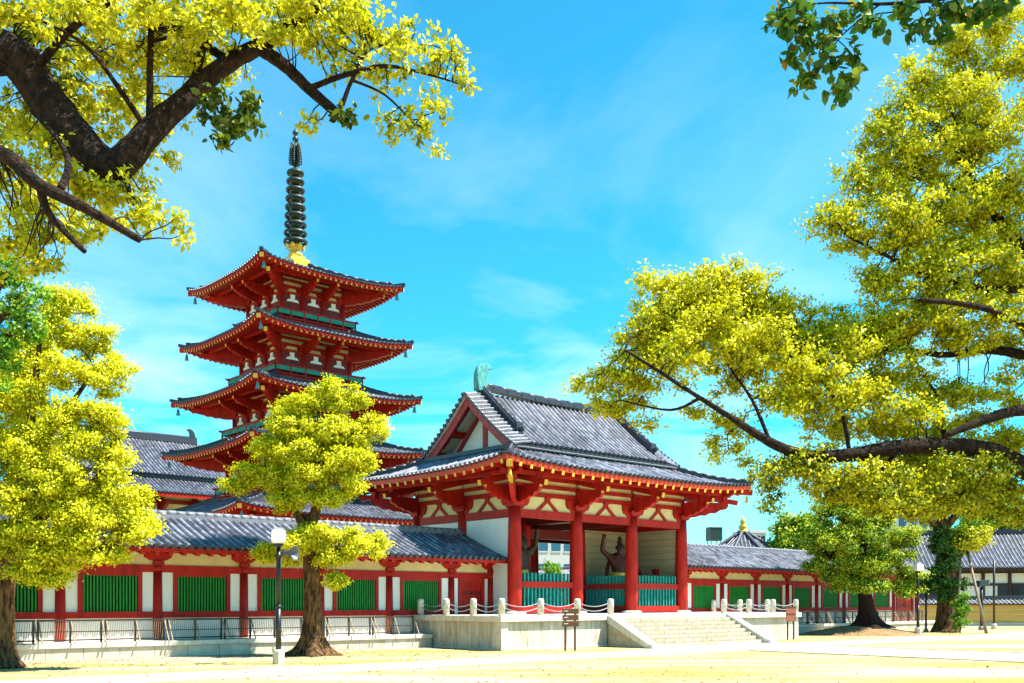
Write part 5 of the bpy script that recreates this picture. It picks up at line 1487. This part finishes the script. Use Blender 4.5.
# --- dark green tree on the mound at right
b = at(868, HOR, 50.0); b.z = .35
mb = MB(); nn = 30; rings = []
for r_, z in ((3.1, -.05), (2.5, .10), (1.7, .28), (.9, .42), (.02, .46)):
    rings.append([mb.vert((math.cos(2 * math.pi * k / nn) * r_ * (1 + .08 * math.sin(3 * k)), math.sin(2 * math.pi * k / nn) * r_ * .8 * (1 + .08 * math.sin(3 * k)), z + random.uniform(-.02, .02))) for k in range(nn)])
for a_, c_ in zip(rings, rings[1:]):
    for k in range(nn): mb.face((a_[k], a_[(k + 1) % nn], c_[(k + 1) % nn], c_[k]), 0, None, True)
o = mb.build('earth_mound', M['earth']); o.location = at(862, HOR, 49.8); o.location.z = 0; tag(o, kind='structure')
lob3 = [(858, 490, 28, 17, 0), (828, 510, 22, 17, 0), (886, 504, 24, 18, 0), (856, 512, 26, 16, -.4), (835, 535, 26, 18, -.8), (870, 530, 26, 18, -.9), (812, 543, 14, 14, -.2), (905, 540, 18, 18, -.6), (820, 566, 16, 11, -.4), (850, 562, 26, 17, -1), (885, 560, 24, 18, -.8), (840, 582, 20, 10, -.8), (872, 584, 22, 9, -.8), (908, 572, 14, 11, -.4), (903, 588, 18, 9, -.6), (860, 540, 45, 34, 1.4)]
tr = [(b, .42), (at(868, 622, 50), .36), (at(866, 605, 50), .33), (at(864, 585, 50), .30), (at(862, 560, 50), .24), (at(860, 530, 50), .15)]
lim = [[(at(864, 585, 50), .2), (at(840, 565, 49.6), .13), (at(815, 545, 49.6), .05)], [(at(864, 580, 50), .2), (at(890, 560, 49.7), .12), (at(905, 580, 49.4), .05)], [(at(862, 560, 50), .18), (at(865, 530, 49.8), .1), (at(862, 500, 50), .05)]]
tree('round_tree', 'dark green round tree with buttressed roots on an earth mound at right', b, tr, lim, lob3, 50, M['leaf_green'], M['barkdark'], 4.2, .34, 105, .12, cl=3, shell=.3, young=(.20, .85), ntw=30, flare=2.6, fh=1.0)

# --- ivy covered trunk with a tall crown at right
b = at(946, HOR, 54.5); b.z = 0
lob4 = [(925, 500, 30, 22, 0), (960, 500, 30, 22, 0), (940, 475, 36, 24, 0), (900, 485, 28, 20, 0), (985, 490, 26, 18, .3), (965, 540, 24, 12, -.4), (985, 535, 10, 8, 0)]
tr = [(b, .55), (at(946, 618, 54.5), .50), (at(946, 590, 54.5), .46), (at(945, 560, 54.5), .42), (at(943, 530, 54.5), .36), (at(941, 490, 54.5), .22)]
lim = [[(at(943, 535, 54.5), .25), (at(920, 510, 54.3), .16), (at(900, 488, 54.4), .06)], [(at(943, 530, 54.5), .25), (at(965, 505, 54.3), .16), (at(985, 490, 54.5), .06)]]
t4, _ = tree('ivy_covered_tree', 'tall tree with ivy wrapped trunk standing before the ochre wall', b, tr, lim, lob4, 54.5, M['leaf_olive'], M['bark'], 2.2, .45, 130, .16, ntw=20, flare=1.4)
ivl = [(940, 578, 6, 16, -.4), (948, 560, 8, 14, -.4), (940, 545, 8, 12, -.4), (950, 590, 6, 8, -.4), (930, 585, 8, 6, -.3), (923, 580, 6, 5, -.2), (964, 584, 6, 6, 0), (945, 532, 9, 8, -.2), (966, 536, 12, 6, 0), (943, 598, 6, 5, -.5)]
crown('ivy', blobs_px(ivl, 54.3), 4.5, .26, 110, .13, M['leaf_ivy'], t4, .8, .6, (.2, .6), False, Matrix.Translation(-Vector(b)))
# stakes propping it
for (p0_, p1_, lab) in (((966.6, 548, 53.8), (986.5, 633.5, 51.8), 'long pale stake leaning left against the ivy covered tree'), ((961, 550, 54.0), (956.5, 632, 53.6), 'upright pale stake beside the ivy covered trunk')):
    e = at(p1_[0], HOR, p1_[2]); e.z = 0
    top = at(*p0_)
    t = thing('tree_stake', lab, 'stake', e, 0)
    mb = MB(); mb.tube([(0, 0, -.02), (top - e) * .5, top - e], [.085, .075, .065], 8); mb.build('pole', M['wood'], t)
    mb = MB(); q = (top - e) * .93; d_ = (top - e).normalized(); mb.tube([q - d_ * .08, q + d_ * .08], .085, 8); mb.build('rope_tie', M['dwood'], t)
# shrub by the stake
b = at(960, HOR, 53); b.z = 0
t = thing('shrub', 'small bright green shrub at the foot of the ivy covered tree', 'shrub', b, 0)
crown('foliage', [((-.0, 0, .9), (.45, .45, .6)), ((.1, 0, 1.6), (.35, .35, .5))], 8, .22, 60, .13, M['leaf_bright'], t)
mb = MB(); mb.tube([(0, 0, 0), (.05, 0, .8), (.08, 0, 1.7)], [.04, .03, .01], 6); mb.build('stem', M['bark'], t)

# --- background trees
def bgtree(name, label, px, d, lobes, leafm, dens=1.8, pr=.6, nl=80, size=.28, young=(.35, .5)):
    b = at(px, HOR, d); b.z = 0
    tops = at(px, min(l[1] for l in lobes), d)
    mid = at(px, sum(l[1] for l in lobes) / len(lobes), d)
    tr = [(b, .3), ((b + mid) / 2, .25), (mid, .18)]
    lim = [[(mid - Vector((0, 0, 1)), .14), (at(l[0], l[1], d + l[4]), .04)] for l in lobes[:4]]
    return tree(name, label, b, tr, lim, lobes, d, leafm, M['bark'], dens, pr, nl, size, young, ntw=0)
bgtree('broadleaf_tree', 'pale green tree rising behind the temple house at far right', 1000, 100, [(1000, 520, 26, 14, 0), (1022, 516, 22, 16, 0), (978, 525, 18, 12, 0), (1045, 520, 24, 18, 0), (1000, 545, 30, 20, 1)], M['leaf_bright'], young=(.55, .4))
bgtree('broadleaf_tree', 'light green tree behind the right corridor roof next to the dark round tree', 800, 74, [(800, 530, 22, 16, 0), (785, 545, 18, 14, 0), (815, 545, 24, 18, 0), (800, 555, 24, 16, 0)], M['leaf_green'], young=(.3, .6))
bgtree('broadleaf_tree', 'bright green tree crown at the left picture edge beside the bushy camphor', -45, 22, [(8, 272, 20, 16, 0), (28, 292, 14, 15, 0), (5, 315, 24, 24, 0), (28, 325, 13, 18, .2), (-40, 290, 40, 36, .5), (8, 355, 20, 14, .2), (-45, 370, 50, 45, 1)], M['leaf_bright'], 6, .24, 90, .10, (.3, .7))
bgtree('broadleaf_tree', 'small green tree in the courtyard seen through the gate opening', 553, 62, [(553, 567, 7, 6, 0), (553, 576, 9, 7, 0)], M['leaf_bright'], 3.5, .3, 60, .2, (.5, .4))

# --- big camphor at the right, trunk outside the frame, limbs reaching in
D = 17.0
b = at(1190, HOR, D); b.z = 0
tr = [(b, .62), (at(1188, 640, D), .56), (at(1180, 560, D), .52), (at(1165, 500, D), .48), (at(1150, 440, D), .42), (at(1140, 360, D), .34)]
limR = [
    [(at(1150, 500, D), 0.2580), (at(1090, 488, D), 0.2322), (at(1024, 468, D - .2), 0.1892), (at(990, 452, D - .3), 0.1634), (at(945, 446, D - .5), 0.1419), (at(900, 447, D - .7), 0.1290), (at(850, 455, D - .8), 0.1118), (at(805, 455, D - .9), 0.0989), (at(770, 442, D - 1), 0.0774), (at(735, 420, D - 1), 0.0516), (at(700, 398, D - 1), 0.0361), (at(660, 372, D - .9), 0.0300), (at(625, 350, D - .8), 0.0150)],
    [(at(1150, 440, D), 0.1720), (at(1080, 415, D - .3), 0.1204), (at(1024, 410, D - .6), 0.0946), (at(985, 420, D - .8), 0.0774), (at(945, 436, D - .9), 0.0430)],
    [(at(1140, 400, D), 0.1892), (at(1080, 370, D), 0.1290), (at(1024, 355, D + .2), 0.0860), (at(985, 350, D + .4), 0.0688), (at(940, 355, D + .3), 0.0516), (at(890, 345, D + .2), 0.0300)],
    [(at(1140, 370, D), 0.2236), (at(1080, 300, D + .5), 0.1548), (at(1024, 250, D + .6), 0.1032), (at(985, 200, D + .6), 0.0688), (at(955, 150, D + .5), 0.0344)],
    [(at(1100, 320, D + .4), 0.1032), (at(1024, 205, D + 1), 0.0774), (at(970, 192, D + 1), 0.0516), (at(925, 180, D + .8), 0.0300)],
    [(at(1060, 280, D + .6), 0.0860), (at(1000, 290, D + .2), 0.0602), (at(930, 275, D), 0.0430), (at(885, 255, D), 0.0300), (at(845, 235, D), 0.0150)],
    [(at(1060, 350, D), 0.0774), (at(990, 310, D - .6), 0.0516), (at(920, 300, D - .8), 0.0344)],
    [(at(770, 442, D - 1), 0.0344), (at(752, 400, D - .7), 0.0260), (at(722, 352, D - .2), 0.0180), (at(718, 300, D), 0.0080)],
    [(at(850, 455, D - .8), 0.0387), (at(838, 405, D - .4), 0.0280), (at(800, 352, D), 0.0120)],
    [(at(900, 447, D - .7), 0.0430), (at(880, 470, D - .6), 0.0301), (at(850, 482, D - .4), 0.0200), (at(815, 478, D - .3), 0.0100)],
    [(at(945, 446, D - .5), 0.0473), (at(938, 400, D), 0.0292), (at(908, 350, D + .3), 0.0180)],
    [(at(700, 398, D - 1), 0.0300), (at(670, 410, D - .9), 0.0200), (at(620, 400, D - .8), 0.0100)],
]
lobR = [  # left lobe
    (700, 292, 40, 24, 0), (745, 288, 40, 26, .3), (665, 310, 36, 28, 0), (780, 310, 34, 30, .4), (720, 330, 50, 34, -.4), (640, 345, 34, 28, 0), (680, 360, 40, 30, -.6), (605, 375, 26, 20, .2), (580, 388, 13, 10, .3), (625, 405, 28, 15, .2), (648, 422, 14, 9, .2), (600, 408, 15, 11, .1), (760, 350, 42, 32, -.3), (800, 345, 30, 30, .3), (640, 380, 30, 20, 0),
    # mid band
    (820, 370, 36, 28, -.5), (785, 395, 36, 26, -.6), (850, 350, 36, 28, -.2), (850, 400, 40, 28, -.5), (730, 430, 26, 20, -.4), (712, 450, 14, 12, -.3), (775, 468, 34, 20, -.9), (768, 488, 16, 12, -.5), (820, 470, 40, 24, -.8), (772, 506, 14, 11, -.6),
    (880, 325, 36, 26, .2), (905, 375, 34, 26, 0), (910, 415, 40, 22, -.5), (870, 480, 44, 22, -.8), (930, 475, 40, 24, -.6), (985, 470, 36, 18, -.4), (960, 500, 40, 18, 0), (1010, 490, 30, 18, .3), (900, 505, 44, 15, -.6), (700, 415, 16, 14, -.4),
    # upper mass
    (840, 215, 30, 22, 0), (870, 180, 34, 26, .2), (880, 130, 24, 26, .4), (900, 105, 26, 22, .4), (925, 80, 28, 22, .5), (960, 50, 34, 26, .6), (1000, 25, 40, 26, .7), (1020, 60, 34, 30, .6), (960, 105, 44, 30, .4), (920, 145, 44, 32, .3), (990, 130, 40, 32, .3), (865, 235, 36, 24, .1), (910, 220, 46, 34, 0), (960, 200, 44, 34, .2), (1010, 190, 36, 34, .3),
    (900, 285, 34, 24, .1), (945, 270, 44, 30, 0), (1000, 260, 40, 34, .1), (950, 320, 44, 26, -.1), (1005, 315, 34, 26, -.2), (880, 275, 24, 18, .2), (820, 225, 16, 12, .1), (1010, 440, 24, 16, .3), (975, 395, 30, 16, .4), (1015, 375, 18, 14, .2),
    (655, 285, 26, 16, .2), (725, 300, 46, 30, .6), (690, 330, 50, 36, .6), (760, 330, 44, 34, .6), (735, 375, 30, 20, .2), (800, 375, 30, 26, .4), (830, 430, 30, 16, .4), (880, 430, 34, 16, .5), (870, 385, 36, 26, .6), (830, 330, 30, 22, .4), (900, 330, 34, 24, .6), (930, 240, 44, 34, .8), (900, 170, 40, 30, .8), (960, 160, 44, 34, 1), (950, 90, 40, 30, 1), (930, 300, 34, 24, .7), (985, 230, 44, 34, .8), (940, 440, 34, 20, .6),
    (960, 345, 34, 18, .3), (1005, 345, 28, 16, .6), (930, 395, 34, 22, .8), (975, 420, 28, 12, 1), (1015, 405, 18, 14, 1), (1000, 445, 26, 14, .8), (975, 498, 36, 18, .4), (1015, 512, 26, 14, .6), (700, 320, 60, 40, 1), (660, 345, 36, 28, .7), (860, 340, 40, 30, .8), (820, 400, 36, 26, .8), (790, 350, 36, 30, .8), (900, 460, 50, 20, .4), (840, 490, 40, 16, .2), (1000, 285, 40, 24, 1), (935, 505, 40, 16, .6),
    # outside the frame
    (1080, 120, 70, 60, .5), (1090, 230, 70, 60, .5), (1090, 340, 60, 50, .5), (1150, 60, 90, 70, .5), (1180, 180, 90, 90, 0), (1240, 300, 90, 90, .5), (1080, 440, 50, 30, 0), (1130, -10, 90, 60, 1)]
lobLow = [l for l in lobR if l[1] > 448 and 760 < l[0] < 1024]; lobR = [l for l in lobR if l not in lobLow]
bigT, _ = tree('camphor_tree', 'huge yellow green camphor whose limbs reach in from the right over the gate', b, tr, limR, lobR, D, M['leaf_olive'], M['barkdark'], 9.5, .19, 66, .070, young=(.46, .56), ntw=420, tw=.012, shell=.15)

crown('shade_tinted_crown', blobs_px(lobLow, D), 9.0, .19, 62, .070, M['leaf_olive'], bigT, .55, .15, (.20, .60), False, Matrix.Translation(-Vector(b)))  # underside shade of the canopy painted in as darker leaf tones

# --- near camphor overhead at the upper left
D = 9.2
b = at(-260, HOR, D + .5); b.z = 0
tr = [(b, .55), (at(-258, 660, D + .5), .5), (at(-250, 480, D + .4), .42), (at(-235, 330, D + .3), .36), (at(-200, 200, D + .2), .32)]
limL = [
    [(at(-230, 300, D + .3), 0.2520), (at(-140, 130, D), 0.2268), (at(-60, 55, D - .1), 0.2100), (at(10, 55, D - .2), 0.1890), (at(40, 90, D - .2), 0.1680), (at(75, 135, D - .3), 0.1596), (at(105, 165, D - .4), 0.1554), (at(125, 160, D - .3), 0.1386), (at(150, 132, D - .2), 0.1176), (at(190, 95, D), 0.1008), (at(225, 65, D + .1), 0.0840), (at(262, 45, D + .2), 0.0714), (at(300, 20, D + .2), 0.0504), (at(340, -10, D + .2), 0.0336)],
    [(at(262, 50, D + .2), 0.0630), (at(285, 66, D + .15), 0.0571), (at(310, 90, D + .1), 0.0504), (at(340, 116, D), 0.0420)],
    [(at(310, 88, D + .1), 0.0300), (at(345, 75, D), 0.0250), (at(385, 66, D), 0.0180), (at(430, 75, D), 0.0100), (at(462, 85, D), 0.0060)],
    [(at(340, 112, D), 0.0220), (at(352, 80, D), 0.0180), (at(372, 48, D + .1), 0.0120), (at(420, 45, D + .1), 0.0060)],
    [(at(352, 80, D), 0.0140), (at(385, 95, D), 0.0100), (at(415, 125, D), 0.0060)],
    [(at(-200, 220, D + .2), 0.1680), (at(-100, 130, D - .5), 0.1008), (at(0, 153, D - 1), 0.0655), (at(35, 182, D - 1.1), 0.0554), (at(85, 208, D - 1.2), 0.0420), (at(140, 240, D - 1.2), 0.0260)],
    [(at(40, 186, D - 1.1), 0.0420), (at(50, 215, D - 1.1), 0.0294), (at(85, 252, D - 1.1), 0.0200)],
    [(at(60, 190, D - 1.1), 0.0336), (at(68, 170, D - 1), 0.0300), (at(62, 145, D - .9), 0.0200), (at(30, 110, D - .8), 0.0120)],
    [(at(30, 75, D - .2), 0.0420), (at(70, 30, D - .5), 0.0336), (at(110, 0, D - .7), 0.0300), (at(140, -40, D - .8), 0.0200)],
    [(at(150, 132, D - .2), 0.0378), (at(150, 70, D - .3), 0.0294), (at(152, 10, D - .4), 0.0250)],
    [(at(190, 95, D), 0.0420), (at(205, 40, D), 0.0336), (at(215, -20, D), 0.0300)],
    [(at(150, 135, D - .2), 0.0300), (at(120, 90, D - .4), 0.0220), (at(85, 45, D - .5), 0.0150), (at(40, 20, D - .6), 0.0100)],
    [(at(230, 62, D + .1), 0.0420), (at(190, 30, D + .2), 0.0336), (at(165, -20, D + .3), 0.0300)],
]
lobL = [(30, 30, 60, 40, 0), (100, 30, 60, 40, -.3), (170, 25, 60, 40, -.2), (235, 20, 50, 30, .1), (290, 20, 45, 28, .2), (340, 15, 40, 24, .2), (60, 90, 50, 36, -.3), (125, 85, 50, 36, -.2), (180, 60, 44, 36, 0), (20, 120, 40, 36, -.5), (15, 195, 36, 28, -.9), (60, 235, 44, 24, -1), (20, 240, 40, 26, -1), (110, 195, 44, 22, -.9), (150, 215, 34, 22, -1), (180, 225, 20, 16, -1), (60, 150, 40, 24, -.8), (10, 160, 40, 24, -.8), (40, 265, 34, 14, -1), (130, 170, 34, 24, -.6), (75, 185, 40, 20, -1),
        (360, 30, 36, 26, .1), (400, 40, 34, 28, .1), (440, 60, 30, 30, 0), (462, 80, 14, 18, 0), (425, 110, 28, 20, 0), (400, 130, 24, 14, 0), (435, 145, 12, 14, 0), (380, 75, 36, 24, .1), (310, 125, 14, 12, .1), (345, 62, 26, 20, .1), (320, 50, 26, 18, .2), (230, 75, 20, 14, -.1), (160, 130, 24, 16, -.3), (90, 120, 26, 20, -.3), (170, 165, 14, 12, -.5),
        (20, 10, 50, 24, -.9), (90, 8, 50, 22, -.9), (160, 10, 50, 22, -.7), (130, 50, 36, 20, -.8), (230, 8, 46, 20, -.5), (300, 8, 40, 18, -.3), (200, 40, 30, 16, -.6), (275, 38, 26, 12, -.3), (355, 15, 34, 18, -.2), (70, 55, 30, 16, .8), (20, 130, 30, 20, .8), (130, 110, 40, 24, .8), (50, 205, 40, 24, .6), (100, 225, 36, 16, .5),
        (-70, 40, 70, 60, 0), (-120, 150, 80, 70, 0), (-180, -20, 90, 70, .5), (-60, 250, 50, 40, -.5), (-230, 90, 90, 80, .5), (60, -40, 90, 40, 0), (250, -40, 80, 36, .2)]
lobL = [(x, y, a, c, d + (.55 if (0 < x < 240 and 40 < y < 175) else 0) + (.5 if (y > 180 and 0 < x < 160) else 0)) for x, y, a, c, d in lobL]
nt_, C_ = tree('camphor_tree', 'near camphor with dark forked limb hanging across the upper left sky', b, tr, limL, lobL, D, M['leaf_near'], M['barkdark'], 22, .090, 21, .060, young=(.34, .70), ntw=520, tw=.008, shell=.05, asp=.52, hexa=True)
crown('hanging_leaves', blobs_px([(215, 95, 16, 14, -.4), (235, 125, 26, 14, -.4), (205, 108, 10, 10, -.4), (250, 108, 14, 16, -.4), (225, 138, 14, 10, -.4), (345, 118, 16, 10, 0)], D), 60, .06, 7, .085, M['leaf_near'], nt_, .6, .05, (.05, .2), True, Matrix.Translation(-Vector(b)))

# --- drooping spray at the upper right, from a tree standing right of the camera
D = 7.4
b = at(1500, HOR, D); b.z = 0
tr = [(b, .3), (at(1498, 640, D), .27), (at(1490, 400, D), .22), (at(1470, 100, D), .18), (at(1440, -120, D), .14)]
limD = [[(at(1440, -100, D), .12), (at(1250, -90, D), .08), (at(1100, -50, D), .05), (at(1000, -15, D), .03), (at(930, 0, D), .018), (at(880, 4, D), .012), (at(825, 3, D), .007), (at(785, 8, D), .004)],
        [(at(880, 4, D), .008), (at(860, 20, D), .006), (at(838, 40, D), .005), (at(815, 75, D), .003)], [(at(920, 1, D), .008), (at(905, 10, D), .006), (at(875, 14, D), .004)], [(at(838, 40, D), .004), (at(855, 60, D), .003), (at(850, 88, D), .002)],
        [(at(1100, -50, D), .04), (at(1020, -60, D), .02), (at(940, -50, D), .01)]]
lobD = [(790, 12, 20, 14, 0), (780, 32, 14, 12, 0), (812, 28, 20, 16, 0), (800, 55, 18, 16, 0), (830, 55, 18, 14, 0), (805, 82, 14, 12, 0), (845, 78, 12, 16, 0), (835, 95, 14, 8, 0), (855, 55, 12, 10, 0), (860, 15, 18, 10, 0), (905, 14, 18, 12, 0), (930, 25, 14, 10, 0), (880, 30, 10, 6, 0), (950, 10, 20, 12, 0), (975, 14, 18, 12, 0), (1000, 8, 20, 12, 0), (940, 35, 9, 7, 0), (915, 32, 9, 8, 0), (835, 20, 16, 10, 0), (775, 18, 10, 12, 0), (1000, -50, 60, 30, 0), (1150, -80, 80, 40, 0), (1300, -120, 100, 60, 0), (1440, -200, 120, 80, 0)]
tree('linden_tree', 'drooping dark green leafy spray hanging into the top right corner', b, tr, limD, lobD, D, M['leaf_droop'], M['barkdark'], 48, .06, 7, .080, young=(.15, .6), ntw=90, tw=.004, shell=.1, asp=.72, hexa=True)

# --- fallen leaves blown over the sand
n = 2600
src = np.array([[-12, 25.5, 4.5], [-6.5, 30, 4], [17, 48, 5], [23, 53, 5], [4, 22, 9], [-6, 21.5, 7], [0, 29, 9]])
k = rng.integers(0, len(src), n)
pos = np.zeros((n, 3)); pos[:, :2] = src[k, :2] + rng.normal(size=(n, 2)) * src[k, 2:3] * np.array([.8, .35]); pos[:, 2] = .022
ab = np.stack([(pos[:, 0] + .355) * U.x + (pos[:, 1] - 32.9) * U.y, (pos[:, 0] + .355) * V.x + (pos[:, 1] - 32.9) * V.y], 1)
ok = (ab[:, 1] < -.3) | ((ab[:, 1] < 3.4) & ((ab[:, 0] < -.4) | (ab[:, 0] > 18.2))); pos = pos[ok]; n = len(pos)
dv = unit(n); dv[:, 2] *= .12; nr = unit(n) * .35 + np.array([0, 0, 1.0])
Vv, Q, A = leaf_quads(pos, dv, nr, .085 * rng.uniform(.5, 1.2, n), rng.random(n), .55, False)
M['leaf_dry'] = leaf_mat('dry_fallen_leaf', [(0, (.10, .05, .015)), (.5, (.22, .12, .03)), (1, (.35, .28, .05))], .1)
tag(quad_mesh('fallen_leaves', Vv, Q, A, M['leaf_dry']), kind='stuff')

print('OBJECTS', len(scene.objects))
